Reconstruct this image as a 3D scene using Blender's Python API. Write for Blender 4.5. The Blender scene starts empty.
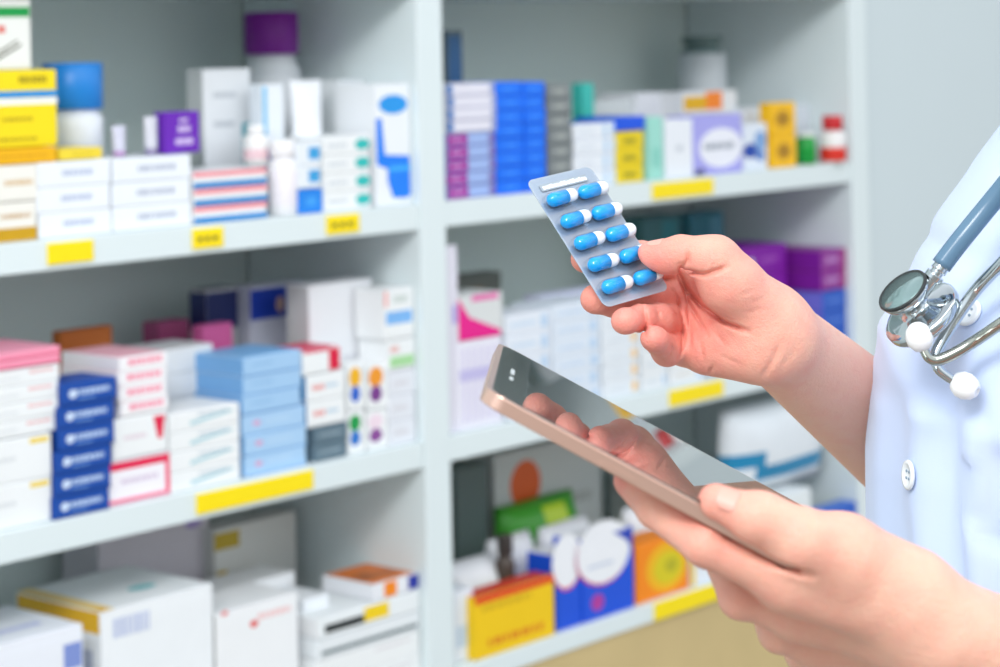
import bpy, bmesh, math, random
import numpy as np
from mathutils import Vector, Matrix
random.seed(7)
SC = bpy.context.scene
COL = SC.collection
# ------------------------------------------------------------------ camera
FPX = 2200.0                       # focal length in pixels of the 1000 px wide frame
YAW, ROLL, HZ = math.radians(49), 0.02, 48.0
CAM = Vector((0.0, -1.854, 1.42))
FW = Vector((math.sin(YAW), math.cos(YAW), 0))
_R = Vector((math.cos(YAW), -math.sin(YAW), 0)); _U = Vector((0, 0, 1))
RT = _R*math.cos(ROLL) - _U*math.sin(ROLL)
UP = _U*math.cos(ROLL) + _R*math.sin(ROLL)
cd = bpy.data.cameras.new('camera'); cam = bpy.data.objects.new('camera', cd); COL.objects.link(cam)
cam.matrix_world = Matrix(((RT.x, UP.x, -FW.x, CAM.x), (RT.y, UP.y, -FW.y, CAM.y), (RT.z, UP.z, -FW.z, CAM.z), (0, 0, 0, 1)))
cd.sensor_fit = 'HORIZONTAL'; cd.sensor_width = 36; cd.lens = FPX/1000*36
cd.shift_y = -(333.5-HZ)/1000
cd.dof.use_dof = True; cd.dof.focus_distance = 1.252; cd.dof.aperture_fstop = 8.6
cd.clip_start = 0.05
SC.camera = cam
def at(px, py, d):
    return CAM + d*(FW + (px-500)/FPX*RT - (py-HZ)/FPX*UP)
def at_y(px, py, y):
    v = FW + (px-500)/FPX*RT - (py-HZ)/FPX*UP
    return CAM + v*((y-CAM.y)/v.y)
# ------------------------------------------------------------------ world, lights, exposure
SC.view_settings.view_transform = 'Standard'; SC.view_settings.look = 'None'
SC.view_settings.exposure = -0.20; SC.view_settings.gamma = 1.0; SC.view_settings.use_curve_mapping = False
w = bpy.data.worlds.new('room_light'); SC.world = w; w.use_nodes = True
bg = w.node_tree.nodes['Background']; bg.inputs[1].default_value = 1.62
_tc = w.node_tree.nodes.new('ShaderNodeTexCoord'); _sp = w.node_tree.nodes.new('ShaderNodeSeparateXYZ'); _rp = w.node_tree.nodes.new('ShaderNodeValToRGB')
w.node_tree.links.new(_tc.outputs['Generated'], _sp.inputs[0]); w.node_tree.links.new(_sp.outputs['Z'], _rp.inputs[0]); w.node_tree.links.new(_rp.outputs[0], bg.inputs[0])
_rp.color_ramp.elements[0].position = 0.0; _rp.color_ramp.elements[0].color = (0.36, 0.36, 0.35, 1)      # dim lower room
_rp.color_ramp.elements[1].position = 0.22; _rp.color_ramp.elements[1].color = (0.92, 1.0, 1.06, 1)      # pale walls of the shop
_e = _rp.color_ramp.elements.new(0.50); _e.color = (0.95, 1.0, 1.05, 1)
_e = _rp.color_ramp.elements.new(0.85); _e.color = (0.62, 0.66, 0.70, 1)      # ceiling, a little darker
def area(name, loc, target, sx, sy, power, col=(1, 1, 1)):
    l = bpy.data.lights.new(name, 'AREA'); l.shape = 'RECTANGLE'; l.size = sx; l.size_y = sy; l.energy = power; l.color = col
    o = bpy.data.objects.new(name, l); COL.objects.link(o); o.location = loc
    o.rotation_euler = (Vector(target)-Vector(loc)).to_track_quat('-Z', 'Y').to_euler()
    return o
area('ceiling_lamp_row', (1.0, -1.9, 2.75), (1.6, -0.2, 0.7), 3.6, 0.5, 18, (0.97, 0.985, 1.0))
area('ceiling_lamp_left', (-0.75, -1.75, 2.62), (1.9, 0.1, 1.1), 1.1, 0.55, 44, (1.0, 0.99, 0.975))
# ------------------------------------------------------------------ helpers
def lin(c):
    c = c/255.0
    return c/12.92 if c <= 0.04045 else ((c+0.055)/1.055)**2.4
def rgb(h):
    if isinstance(h, str): h = (int(h[0:2], 16), int(h[2:4], 16), int(h[4:6], 16))
    return (lin(h[0]), lin(h[1]), lin(h[2]), 1)
MATS = {}
def mat(h, rough=0.45, metal=0.0, var=0.06, scale=60.0, bump=0.0, spec=0.4):
    key = (h, rough, metal, var, scale, bump)
    if key in MATS: return MATS[key]
    m = bpy.data.materials.new('surface_'+str(h)); m.use_nodes = True
    nt = m.node_tree; b = nt.nodes['Principled BSDF']
    b.inputs['Roughness'].default_value = rough; b.inputs['Metallic'].default_value = metal
    b.inputs['Specular IOR Level'].default_value = spec
    c = rgb(h)
    tc = nt.nodes.new('ShaderNodeTexCoord'); nz = nt.nodes.new('ShaderNodeTexNoise')
    nz.inputs['Scale'].default_value = scale; nz.inputs['Detail'].default_value = 3
    nt.links.new(tc.outputs['Object'], nz.inputs['Vector'])
    mx = nt.nodes.new('ShaderNodeMix'); mx.data_type = 'RGBA'
    mx.inputs[6].default_value = tuple(x*(1-var) for x in c[:3])+(1,)
    mx.inputs[7].default_value = tuple(min(1, x*(1+var)) for x in c[:3])+(1,)
    nt.links.new(nz.outputs['Fac'], mx.inputs[0]); nt.links.new(mx.outputs[2], b.inputs['Base Color'])
    if bump:
        bp = nt.nodes.new('ShaderNodeBump'); bp.inputs['Strength'].default_value = bump; bp.inputs['Distance'].default_value = 0.001
        nt.links.new(nz.outputs['Fac'], bp.inputs['Height']); nt.links.new(bp.outputs[0], b.inputs['Normal'])
    MATS[key] = m
    return m
def link(name, me, parent=None, loc=None):
    o = bpy.data.objects.new(name, me); COL.objects.link(o)
    if parent is not None: o.parent = parent
    if loc is not None: o.location = loc
    return o
def tag(o, label, cat, group=None):
    o['label'] = label; o['category'] = cat
    if group: o['group'] = group
    return o
def empty(name, loc, label, cat, group=None):
    o = bpy.data.objects.new(name, None); COL.objects.link(o); o.location = loc; o.empty_display_size = 0.02
    return tag(o, label, cat, group)
def bm_obj(name, bm, mats, parent=None, loc=None, smooth=False):
    me = bpy.data.meshes.new(name); bm.to_mesh(me); bm.free()
    for m in (mats if isinstance(mats, (list, tuple)) else [mats]): me.materials.append(m)
    if smooth:
        for p in me.polygons: p.use_smooth = True
    return link(name, me, parent, loc)
def box(bm, x0, x1, y0, y1, z0, z1, bevel=0.0, mi=0, seg=2):
    r = bmesh.ops.create_cube(bm, size=1.0)
    vs = r['verts']
    for v in vs:
        v.co = Vector(((x0+x1)/2+v.co.x*(x1-x0), (y0+y1)/2+v.co.y*(y1-y0), (z0+z1)/2+v.co.z*(z1-z0)))
    fs = list({f for v in vs for f in v.link_faces})
    for f in fs: f.material_index = mi
    if bevel > 0:
        es = list({e for v in vs for e in v.link_edges})
        bmesh.ops.bevel(bm, geom=es, offset=bevel, segments=seg, affect='EDGES', profile=0.5)
def lathe(bm, prof, n=32, mi=0, mi_fn=None):
    rings = []
    for r, z in prof:
        rings.append([bm.verts.new((r*math.cos(2*math.pi*i/n), r*math.sin(2*math.pi*i/n), z)) for i in range(n)])
    for k in range(len(rings)-1):
        for i in range(n):
            f = bm.faces.new((rings[k][i], rings[k][(i+1) % n], rings[k+1][(i+1) % n], rings[k+1][i])); f.smooth = True
            f.material_index = mi_fn(k) if mi_fn else mi
    for ring, flip in ((rings[0], True), (rings[-1], False)):
        try:
            f = bm.faces.new(ring[::-1] if flip else ring); f.material_index = mi
        except ValueError: pass
def tube(bm, pts, rad, n=14, mi=0, caps=True, sub=6):
    """smooth tube through control points (Catmull-Rom); rad is a number or a list"""
    P = [Vector(p) for p in pts]; rs = rad if isinstance(rad, (list, tuple)) else [rad]*len(P)
    Q, S = [], []
    for i in range(len(P)-1):
        p0 = P[i-1] if i else P[i]*2-P[i+1]; p1 = P[i]; p2 = P[i+1]; p3 = P[i+2] if i+2 < len(P) else P[i+1]*2-P[i]
        for k in range(sub):
            t = k/sub
            Q.append(0.5*((2*p1)+(p2-p0)*t+(2*p0-5*p1+4*p2-p3)*t*t+(3*p1-p0-3*p2+p3)*t**3)); S.append(rs[i]+(rs[i+1]-rs[i])*t)
    Q.append(P[-1]); S.append(rs[-1])
    T = [(Q[min(i+1, len(Q)-1)]-Q[max(i-1, 0)]).normalized() for i in range(len(Q))]
    nrm = T[0].orthogonal().normalized(); rings = []
    for i, q in enumerate(Q):
        nrm = (nrm-T[i]*nrm.dot(T[i])).normalized(); bn = T[i].cross(nrm)
        rings.append([bm.verts.new(q+(nrm*math.cos(a)+bn*math.sin(a))*S[i]) for a in [2*math.pi*j/n for j in range(n)]])
    for k in range(len(rings)-1):
        for i in range(n):
            f = bm.faces.new((rings[k][i], rings[k][(i+1) % n], rings[k+1][(i+1) % n], rings[k+1][i])); f.smooth = True; f.material_index = mi
    if caps:
        bm.faces.new(rings[0][::-1]).material_index = mi; bm.faces.new(rings[-1]).material_index = mi
# ------------------------------------------------------------------ setting
def struct(name, bm, m):
    o = bm_obj(name, bm, m); o['kind'] = 'structure'; return o
WHITE = mat('dfeaec', 0.38, var=0.015, scale=8)
bm = bmesh.new(); box(bm, -2.5, 5.5, -4.5, 0.45, -0.05, 0.0); struct('floor', bm, mat('a29a90', 0.35, var=0.08, scale=3))
bm = bmesh.new(); box(bm, -2.5, 5.5, 0.34, 0.40, 0.0, 2.9); struct('wall_back', bm, mat('cdd6d6', 0.7, var=0.02, scale=5))
bm = bmesh.new(); box(bm, 3.022, 5.5, 0.014, 0.335, 0.0, 2.9); struct('wall_right', bm, mat('cfdbdf', 0.6, var=0.015, scale=4))
# the shelving unit: one thing; uprights, boards, back panels and the label strips stuck on the boards
Z0, Z1, Z2, Z3, TH = 1.522, 1.230, 0.937, 0.645, 0.032
unit = empty('shelving_unit', (2.0, 0.15, 0), 'white wall shelving unit packed with medicine boxes, yellow label strips on its boards', 'shelf')
UO = Vector((2.0, 0.15, 0))
def upart(name, x0, x1, y0, y1, z0, z1, m=WHITE, bev=0.0012, parent=None):
    b = bmesh.new(); box(b, x0, x1, y0, y1, z0, z1, bev)
    for v in b.verts: v.co -= UO
    return bm_obj(name, b, m, parent or unit)
for x0, x1 in ((0.985, 1.030), (1.977, 2.0235), (2.970, 3.020)):
    upart('upright', x0, x1, 0.0, 0.315, 0.0, 2.25)
boards = {}
for bay, (x0, x1) in enumerate(((1.0305, 1.9765), (2.024, 2.9695))):
    for z in (2.20, 1.86, Z0, Z1, Z2, Z3):
        boards[bay, z] = upart('shelf_board', x0, x1, 0.002, 0.315, z-(TH if z > 0.7 else 0.026), z)
    upart('back_panel', x0, x1, 0.3155, 0.335, 0.62, 2.25, mat('e0ece9', 0.6, var=0.02, scale=6))
TAN = mat('cbb583', 0.5, var=0.12, scale=7)
for x0, x1 in ((1.0305, 1.9765), (2.024, 2.9695)):
    cb = upart('base_cabinet_front', x0, x1, 0.006, 0.024, 0.06, 0.618, TAN)
YEL = mat('ffe200', 0.4, var=0.03)
INK = mat('8a7a20', 0.6)
def strip(bay, z, a, b_, n_text):
    """yellow label strip on a board's front edge, from pixel column a to b_"""
    th = TH if z > 0.7 else 0.026
    xa = at_y(a[0], a[1], 0).x; xb = at_y(b_[0], b_[1], 0).x
    bb = bmesh.new(); box(bb, xa, xb, -0.0012, 0.0018, z-th*0.80, z-th*0.12, 0.0005)
    L = xb-xa; k = 0
    for i in range(n_text):
        u0 = xa+L*(0.12+0.76*i/n_text); u1 = u0+L*0.76/n_text*0.7
        box(bb, u0, u1, -0.0015, -0.0013, z-th*0.56, z-th*0.40, 0, mi=1)
    for v in bb.verts: v.co -= UO
    bm_obj('label_strip', bb, [YEL, INK], boards[bay, z])
strip(0, Z1, (48, 252), (93, 250), 0); strip(0, Z1, (193, 238), (223, 235), 3); strip(0, Z1, (327, 222), (359, 220), 3)
strip(0, Z2, (197, 503), (313, 484), 0)
strip(1, Z1, (653, 188), (713, 183), 0); strip(1, Z2, (670, 395), (723, 387), 0)
bb = bmesh.new(); box(bb, at_y(655, 612, 0).x, 2.93, -0.0012, 0.0018, Z3-0.025, Z3-0.001, 0.0005)
for v in bb.verts: v.co -= UO
bm_obj('label_strip', bb, [YEL], boards[1, Z3])
# ------------------------------------------------------------------ goods on the shelves
CART = 'medicine_carton'
POS = {1: ['the only one'], 2: ['upper', 'lower'], 3: ['topmost', 'middle', 'bottom'],
       4: ['topmost', 'second from top', 'third from top', 'bottom'],
       5: ['topmost', 'second from top', 'middle', 'fourth from top', 'bottom'],
       6: ['topmost', 'second from top', 'third from top', 'fourth from top', 'fifth from top', 'bottom'],
       7: ['topmost', 'second from top', 'third from top', 'middle', 'third from bottom', 'second from bottom', 'bottom'],
       8: ['topmost', 'second from top', 'third from top', 'fourth from top', 'fourth from bottom', 'third from bottom', 'second from bottom', 'bottom']}
def art_bm(bm, W, D, H, art, cols):
    """printed art as thin ink layers on the faces: f front, l left, r right, t top; u,v run 0..1"""
    def P(face, u, v, e):
        if face == 'f': return Vector((-W/2+u*W, -D/2-e, v*H))
        if face == 'l': return Vector((-W/2-e, D/2-u*D, v*H))
        if face == 'r': return Vector((W/2+e, -D/2+u*D, v*H))
        return Vector((-W/2+u*W, -D/2+v*D, H+e))
    def poly(face, pts, c, e):
        vs = [bm.verts.new(P(face, u, v, e)) for u, v in pts]
        f = bm.faces.new(vs); f.material_index = cols(c)
    e = 0.0004
    for a in art:
        k, face = a[0], a[1]; e += 0.00003
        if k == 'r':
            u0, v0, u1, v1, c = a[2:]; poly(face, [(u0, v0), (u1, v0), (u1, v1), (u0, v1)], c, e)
        elif k == 'e':
            cu, cv, ru, rv, c = a[2:]
            poly(face, [(cu+ru*math.cos(t), cv+rv*math.sin(t)) for t in [2*math.pi*i/20 for i in range(20)]], c, e)
        elif k == 'p':
            poly(face, a[2], a[3], e)
        elif k == 't':        # a line of small unreadable print
            u0, v0, u1, v1, c = a[2:]; u = u0; rr = random.Random(int(u0*991+v0*557+u1*77))
            while u < u1-0.01:
                wd = (u1-u0)*rr.uniform(0.06, 0.16)
                poly(face, [(u, v0), (min(u+wd, u1), v0), (min(u+wd, u1), v1), (u, v1)], c, e); u += wd+(u1-u0)*0.035
def carton(name, W, D, H, body, art=(), flap=True, side=None, top=None):
    """a folded carton with slightly soft edges, its printing and a tuck flap on the end facing out"""
    keys = [body]; mats = [mat(body, 0.5, var=0.03, scale=25)]
    def cols(c):
        if c not in keys: keys.append(c); mats.append(mat(c, 0.45, var=0.05, scale=40))
        return keys.index(c)
    bm = bmesh.new(); box(bm, -W/2, W/2, -D/2, D/2, 0, H, min(0.0009, H*0.06), seg=1)
    bm.normal_update()
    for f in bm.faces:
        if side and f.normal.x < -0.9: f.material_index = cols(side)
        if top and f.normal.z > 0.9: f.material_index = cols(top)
    art_bm(bm, W, D, H, art, cols)
    o = bm_obj(name, bm, mats)
    if flap:
        b2 = bmesh.new()
        box(b2, -W*0.485, W*0.485, -D/2-0.00032, -D/2+0.0005, H*0.06, H*0.94, 0.00012, seg=1)
        bm_obj('tuck_flap', b2, [mats[0]], o)
    return o
def dup(o):
    c = o.copy(); COL.objects.link(c)
    for ch in o.children:
        k = ch.copy(); COL.objects.link(k); k.parent = c
    return c
def pile(label, group, z0, y, px0, px1, pt, n=1, pr=None, d=0.07, body='eef1f2', art=(), rot=0.0, jit=0.0012, name=CART, cat='box', flap=True, side=None, top=None, lean=0.0, gap=0.0004):
    """n like cartons stacked from height z0; front face between pixel columns px0 and px1, top edge at pixel row pt"""
    pr = pr or pt+15
    x0 = at_y(px0, pr, y).x; x1 = at_y(px1, pr, y).x; zt = at_y(px0, pt, y).z
    z0 += .0005; x0 = max(x0, 1.0312 if x1 < 2 else 2.0247); x1 = min(x1, 1.9758 if x1 < 2 else 2.9688)
    H = (zt-z0)/n; W = x1-x0-.0012
    src = None; z = z0
    rr = random.Random(hash((px0, pt)) % 9973)
    for i in range(n):
        if src is None: o = src = carton(name, W, d, H-gap, body, art, flap, side, top)
        else: o = dup(src)
        o.location = ((x0+x1)/2+(rr.uniform(-1, 1)*jit if n > 1 else 0)+lean*i, y+d/2+(rr.uniform(0, 1)*jit if n > 1 else 0), z)
        o.rotation_euler = (0, 0, math.radians(rot+(rr.uniform(-.6, .6) if n > 1 else 0)))
        tag(o, label.replace('{p}', POS[n][n-1-i]), cat, group)
        z += H
    return z
WH, OFF, CRM = 'eef2f4', 'e6e8ea', 'f0eee6'
# ---------- left bay, upper shelf
z = pile('cream carton with ochre band, lower one at left end of the upper left shelf', 'cartons on the upper left shelf', Z1, .012, -30, 37, 206, art=[('r','f',0,0.02,1,.36,'c79a10'),('t','f',.45,.6,.9,.72,'c9a77a')], body=CRM)
z = pile('cream carton lying on the ochre-banded carton, under the yellow carton', 'cartons on the upper left shelf', z+.0003, .012, -30, 38, 168, art=[('t','f',.5,.45,.92,.6,'d8b98a')], body=CRM)
zy = z
G = 'white cartons with grey print, upper left shelf'
za = pile('white carton with faint grey print, {p} of the left row beside the cream cartons', G, Z1, .012, 38, 112, 163, 3, 210, d=.09, body='eef3f9', art=[('t','f',.32,.42,.75,.66,'b9c4dd')])
zb = pile('white carton with faint grey print, {p} of the right row beside the striped cartons', G, Z1, .012, 114, 192, 159, 3, 205, d=.09, body='eef3f9', art=[('t','f',.3,.42,.8,.66,'b4bccf')])
pile('white carton with blue and pink stripes, {p} of the stack on the upper left shelf', 'striped cartons on the upper left shelf', Z1, .012, 194, 268, 172, 3, 200, d=.08, art=[('r','f',.0,.02,1,.36,'0d86cc'),('r','f',0,.68,1,.98,'f2929c')])
z2 = pile('orange-yellow flat carton under the large yellow carton', 'yellow cartons on the upper left shelf', zy+.0003, .014, -30, 57, 151, d=.06, body='f2b705', art=[('t','f',.3,.4,.9,.6,'e0a000')])
z3 = pile('large bright yellow carton with a blue stripe, standing at the left edge', 'yellow cartons on the upper left shelf', z2+.0003, .016, -30, 57, 71, d=.05, body='f6dd0c', art=[('r','f',0,.55,1,.63,'f7f7f0'),('r','f',0,.64,1,.73,'2a8fd6'),('t','f',.55,.83,.88,.92,'a58f10'),('t','f',.35,.34,.7,.39,'b99e08'),('t','f',.3,.08,.75,.13,'b99e08')], top='f2dc30')
pile('white carton with green stripe and red print, on top of the yellow carton', 'cartons on the upper left shelf', z3+.0003, .02, -40, 31, -4, d=.04, body='eceee9', art=[('r','f',0,.72,.98,.86,'0f9a48'),('t','f',.3,.5,.62,.6,'e0402f'),('p','f',[(.5,.12),(.85,.32),(.85,.36),(.5,.17)],'77776a'),('p','f',[(.5,.2),(.8,.38),(.8,.41),(.5,.24)],'77776a')])
pile('pale yellow flat carton lying on the white cartons', 'yellow cartons on the upper left shelf', za+.0003, .018, 59, 103, 149, d=.05, body='f0d63a', art=[('t','f',.3,.4,.8,.6,'d2b820')])
def lathe_thing(name, label, cat, group, px, pb, y, scale_px, parts):
    """round container: parts = [(part name, profile [(r,z)..] in pixels at that depth, colour)], stood at pixel px,pb"""
    p = at_y(px, pb, y); dep = (p-CAM).dot(FW); s = dep/FPX
    return p, s
def bottle(label, group, px, z0, y, w_px, h_px, body, cap, capf=.25, capw=.8, name='medicine_bottle', cat='bottle', label_col=None, label_rng=(.2, .6), neck=.04, shoulder=.06, band=None):
    """lathe bottle with a screw cap (ribbed) and an optional paper label"""
    p = at_y(px, 200, y); s = (p-CAM).dot(FW)/FPX; r = w_px*s/2
    p = at_y(px, 200, y+r); s = (p-CAM).dot(FW)/FPX; r = w_px*s/2; H = h_px*s; zc = H*(1-capf)
    root = empty(name, (p.x, y+r, z0+.0006), label, cat, group)
    b = bmesh.new()
    lathe(b, [(r*.9, 0), (r, H*.015), (r, zc-H*(neck+shoulder)), (r*.92, zc-H*(neck+shoulder*.4)), (r*capw*.85, zc-H*neck), (r*capw*.8, zc+H*.02)])
    bm_obj('bottle_body', b, [mat(body, .3, var=.02)], root)
    b = bmesh.new()
    lathe(b, [(r*capw*.96, zc), (r*capw, zc+H*.01), (r*capw, H*.985), (r*capw*.93, H), (0.0004, H)], n=40)
    bm_obj('cap', b, [mat(cap, .35, var=.04)], root)
    if label_col:
        b = bmesh.new(); lathe(b, [(r*1.003, H*label_rng[0]), (r*1.012, H*label_rng[0]+.0004), (r*1.012, H*label_rng[1]), (r*1.003, H*label_rng[1]+.0004)], n=40)
        bm_obj('paper_label', b, [mat(label_col, .5)], root)
    return root
def tube_pack(label, group, px, z0, y, w_px, h_px, body, cap, crimp='dfe4ea'):
    """squeeze tube standing on its cap, crimped flat at the top"""
    s = (at_y(px, 200, y)-CAM).dot(FW)/FPX; W = w_px*s; H = h_px*s; p = at_y(px, 200, y+W*.36)
    root = empty('cream_tube', (p.x, y+W*.36, z0+.0006), label, 'tube', group)
    b = bmesh.new(); rings = []
    for k in range(13):
        t = k/12; z = H*(.16+.84*t); rx = W/2*(.8+.2*t); ry = W/2*.62*(1-t)**.7+.0007
        rings.append([b.verts.new((rx*math.cos(a), ry*math.sin(a), z)) for a in [2*math.pi*i/28 for i in range(28)]])
    for k in range(12):
        for i in range(28):
            f = b.faces.new((rings[k][i], rings[k][(i+1) % 28], rings[k+1][(i+1) % 28], rings[k+1][i])); f.smooth = True
    b.faces.new(rings[0][::-1]); b.faces.new(rings[-1])
    bm_obj('tube_body', b, [mat(body, .35)], root)
    b = bmesh.new(); lathe(b, [(W*.36, 0), (W*.37, .001), (W*.34, H*.15), (W*.30, H*.17)]); bm_obj('cap', b, [mat(cap, .35)], root)
    return root
def pouch(label, group, px0, px1, pt, z0, y, d, body, art=(), name='medicine_pouch', rot=0, cat='pouch', lean=0.0):
    """soft pillow-shaped sachet with sealed, slightly wavy edges"""
    x0 = at_y(px0, pt+20, y).x; x1 = at_y(px1, pt+20, y).x; H = at_y(px0, pt, y).z-z0; W = x1-x0
    b = bmesh.new(); n, m = 14, 12; keys = [body]; mats = [mat(body, .3, var=.04, scale=30)]
    g = {}
    for sgn in (-1, 1):
        for i in range(n+1):
            for j in range(m+1):
                u, v = i/n, j/m
                e = (max(0, 1-abs(2*u-1)**4)*max(0, 1-abs(2*v-1)**3))**.6
                k = (i, j, sgn if e > 0 else 0)
                if k not in g:
                    wob = .06*math.sin(9*u+4*v+px0)*e
                    g[k] = b.verts.new((W*(u-.5), sgn*d/2*e*(1+wob*2)+.002*math.sin(5*v+u*3)+lean*v*H, H*v))
        for i in range(n):
            for j in range(m):
                def q(a, c):
                    e = max(0, 1-abs(2*a/n-1)**4)*max(0, 1-abs(2*c/m-1)**3)
                    return g[(a, c, sgn if e > 0 else 0)]
                vs = [q(i, j), q(i+1, j), q(i+1, j+1), q(i, j+1)]
                vs = vs if sgn < 0 else vs[::-1]
                if len(set(vs)) == 4:
                    f = b.faces.new(vs); f.smooth = True
                    for (u0, v0, u1, v1, c) in art:
                        if u0 <= (i+.5)/n <= u1 and v0 <= (j+.5)/m <= v1:
                            if c not in keys: keys.append(c); mats.append(mat(c, .3))
                            f.material_index = keys.index(c)
    o = bm_obj(name, b, mats)
    o.location = ((x0+x1)/2, y+d/2, z0+.0006); o.rotation_euler = (0, 0, math.radians(rot))
    return tag(o, label, cat, group)
GL = 'small packs on the upper left shelf'
bottle('squat white pot with wide blue cap, standing behind the yellow cartons', GL, 75, za+.0005, .07, 60, 92, 'e8edf3', '1f83d8', .5, 1.0, name='medicine_pot', cat='pot')
tube_pack('small clear sachet tube with pink print, lying row left of the purple carton', GL, 120, za+.0003, .03, 17, 30, 'cfd0e2', 'b58ac2')
tube_pack('small pale tube beside the purple carton', GL, 152, zb+.0003, .03, 17, 38, 'd2d3dd', '8d84a8')
pile('small square purple carton with white print, lying on the white cartons', GL, zb+.0003, .03, 165, 200, 112, d=.02, body='6a22b4', art=[('t','f',.28,.2,.8,.36,'d8c4ee'),('t','f',.35,.5,.72,.66,'d8c4ee'),('t','f',.4,.74,.66,.84,'d8c4ee')], pr=128)
pile('tall pale grey carton with a teal edge, behind the striped cartons', GL, Z1, .10, 203, 251, 69, d=.03, body='e2e6ea', art=[('r','f',.8,.12,.98,.62,'3fa7b5'),('t','f',.2,.8,.7,.84,'b9bfc6'),('t','f',.2,.6,.65,.64,'b9bfc6')], pr=100, side='b9bfc0')  # left side coloured darker for the shade under the board above
bottle('large white bottle with purple screw cap, tallest on the upper left shelf', GL, 275, Z1, .155, 56, 190, 'e9edf0', '7a1590', .22, .97, label_col='dfe3e8', label_rng=(.3, .7))
pile('white carton with blue splash, behind the upright white tube', GL, Z1, .062, 261, 284, 84, d=.02, body='eaf0f6', art=[('e','f',.3,.42,.25,.08,'1f7fd4'),('e','f',.75,.3,.25,.1,'1f7fd4'),('r','f',.05,.5,.25,.98,'7cc2ea')], pr=110, side='dfe8f0')
tube_pack('white squeeze tube standing crimped end up, at middle of the upper left shelf', GL, 308, Z1+.045, .058, 44, 92, 'f0f3f8', 'e4e9ee')
pile('white flat carton under the upright white tube', GL, Z1, .05, 290, 330, 176, d=.06, body='e9eef4', pr=190)
bottle('small white bottle with pink print, left of the pink-labelled bottle', GL, 257, Z1+.058, .04, 25, 40, 'f0efee', 'f4f4f4', .2, .7, label_col='eac9cf', label_rng=(.15, .4))
pile('white carton supporting the small bottle, behind the striped cartons', GL, Z1, .034, 272, 276, 172, d=.05, body='eceff2', pr=190, flap=False) if False else None
bottle('white bottle with violet print, standing right of the striped cartons', GL, 283, Z1, .012, 29, 74, 'f2f1f4', 'f4f2f4', .22, .85, label_col='f0ebf2', label_rng=(.12, .6))
z = pile('bright blue cube-shaped carton at the front, below the white-and-blue carton', GL, Z1, .012, 299, 323, 190, d=.03, body='1f86e6', art=[('e','f',.5,.5,.25,.2,'3fa0f0')])
z = pile('white carton with blue patches, {p} of two on the blue cube', GL, z+.0003, .012, 299, 322, 143, 2, d=.03, body='e9eff5', art=[('r','f',.45,.25,.95,.8,'3aa0dc')])
pile('teal-oval white carton, {p} of the stack left of the blue-corner carton', 'teal oval cartons on the upper left shelf', Z1, .012, 324, 371, 137, 4, 180, d=.07, art=[('e','f',.84,.5,.16,.32,'2fbcb8'),('t','f',.1,.4,.5,.6,'cfd6dd')])
pile('white carton with a blue oval at its top, behind the teal oval stack', 'blue oval cartons on the upper left shelf', Z1, .088, 339, 376, 80, 1, 120, d=.03, body='e9eef2', art=[('e','f',.5,.87,.4,.07,'1f97e8'),('r','f',.55,.42,.9,.6,'9aa4ad')])
pile('white carton with blue oval and large blue corner, beside the middle upright', 'blue oval cartons on the upper left shelf', Z1, .012, 376, 421, 84, 1, 150, d=.07, body='eef2f6', art=[('e','f',.5,.83,.42,.08,'1f97e8'),('p','f',[(0,.72),(.16,.72),(.24,.42),(.95,.40),(.97,.08),(.85,.05),(.45,.06),(.3,.2),(.3,.3),(0,.34)],'1580f2'),('r','f',.36,.28,.97,.32,'3fb0f6')])
# ---------- left bay, middle shelf
G = 'white cartons at the left end of the middle shelf'
z = pile('white carton with yellow mark, {p} of two lowest at far left, middle shelf', G, Z2, .012, -28, 53, 446, 2, 500, d=.1, art=[('r','f',.72,.82,.96,.94,'f0d24a'),('t','f',.2,.5,.55,.6,'d9dde0')], lean=.001)
z = pile('white carton with pink stripe, {p} of the four under the pink cartons', G, z+.0003, .012, -25, 58, 375, 4, 400, d=.1, art=[('t','f',.62,.62,.92,.8,'eab3b3'),('t','f',.1,.4,.5,.5,'d5dade')], lean=.0012)
z = pile('pink flat carton, {p} of two crowning the white stack at far left', 'pink cartons on the middle left shelf', z+.0003, .010, -24, 60, 357, 2, 350, d=.1, body='f79cb7', art=[('r','f',.0,.08,1,.3,'ee6d93')], lean=.001, top='f6a3bc')
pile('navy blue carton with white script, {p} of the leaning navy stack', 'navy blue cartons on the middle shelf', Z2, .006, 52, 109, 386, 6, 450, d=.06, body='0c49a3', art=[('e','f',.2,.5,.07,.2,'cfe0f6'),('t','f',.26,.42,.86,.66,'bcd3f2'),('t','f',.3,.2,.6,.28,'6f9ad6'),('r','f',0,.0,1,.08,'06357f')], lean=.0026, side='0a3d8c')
G = 'red and white cartons beside the navy stack'
z = pile('white carton with red bands, bottom of its stack by the navy cartons', G, Z2, .014, 108, 170, 463, 1, 480, d=.1, body='f3f0f6', art=[('r','f',0,.78,1,.97,'e3174e'),('r','f',0,0.02,1,.12,'ef7d9b'),('r','f',.93,.1,1,.8,'ef4a72'),('t','f',.2,.45,.8,.56,'d6c6dc')])
z = pile('white carton with a red drop mark, second from bottom beside the navy cartons', G, z+.0003, .014, 112, 168, 420, 1, 440, d=.1, art=[('p','f',[(.74,.92),(.96,.92),(.9,.35),(.82,.35)],'e01848'),('t','f',.2,.45,.6,.56,'e3d3dc')])
z = pile('white carton with pink script, {p} of the four on the red-marked cartons', G, z+.0003, .014, 119, 168, 358, 4, 380, d=.1, body='f5f3f5', art=[('t','f',.18,.4,.88,.8,'f58aa5')], top='f3b8c6')
pile('brown-orange carton standing behind the pink-script cartons', 'cartons at the back of the middle left shelf', Z2, .15, 60, 113, 332, 1, 350, d=.015, body='b4601a')
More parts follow.
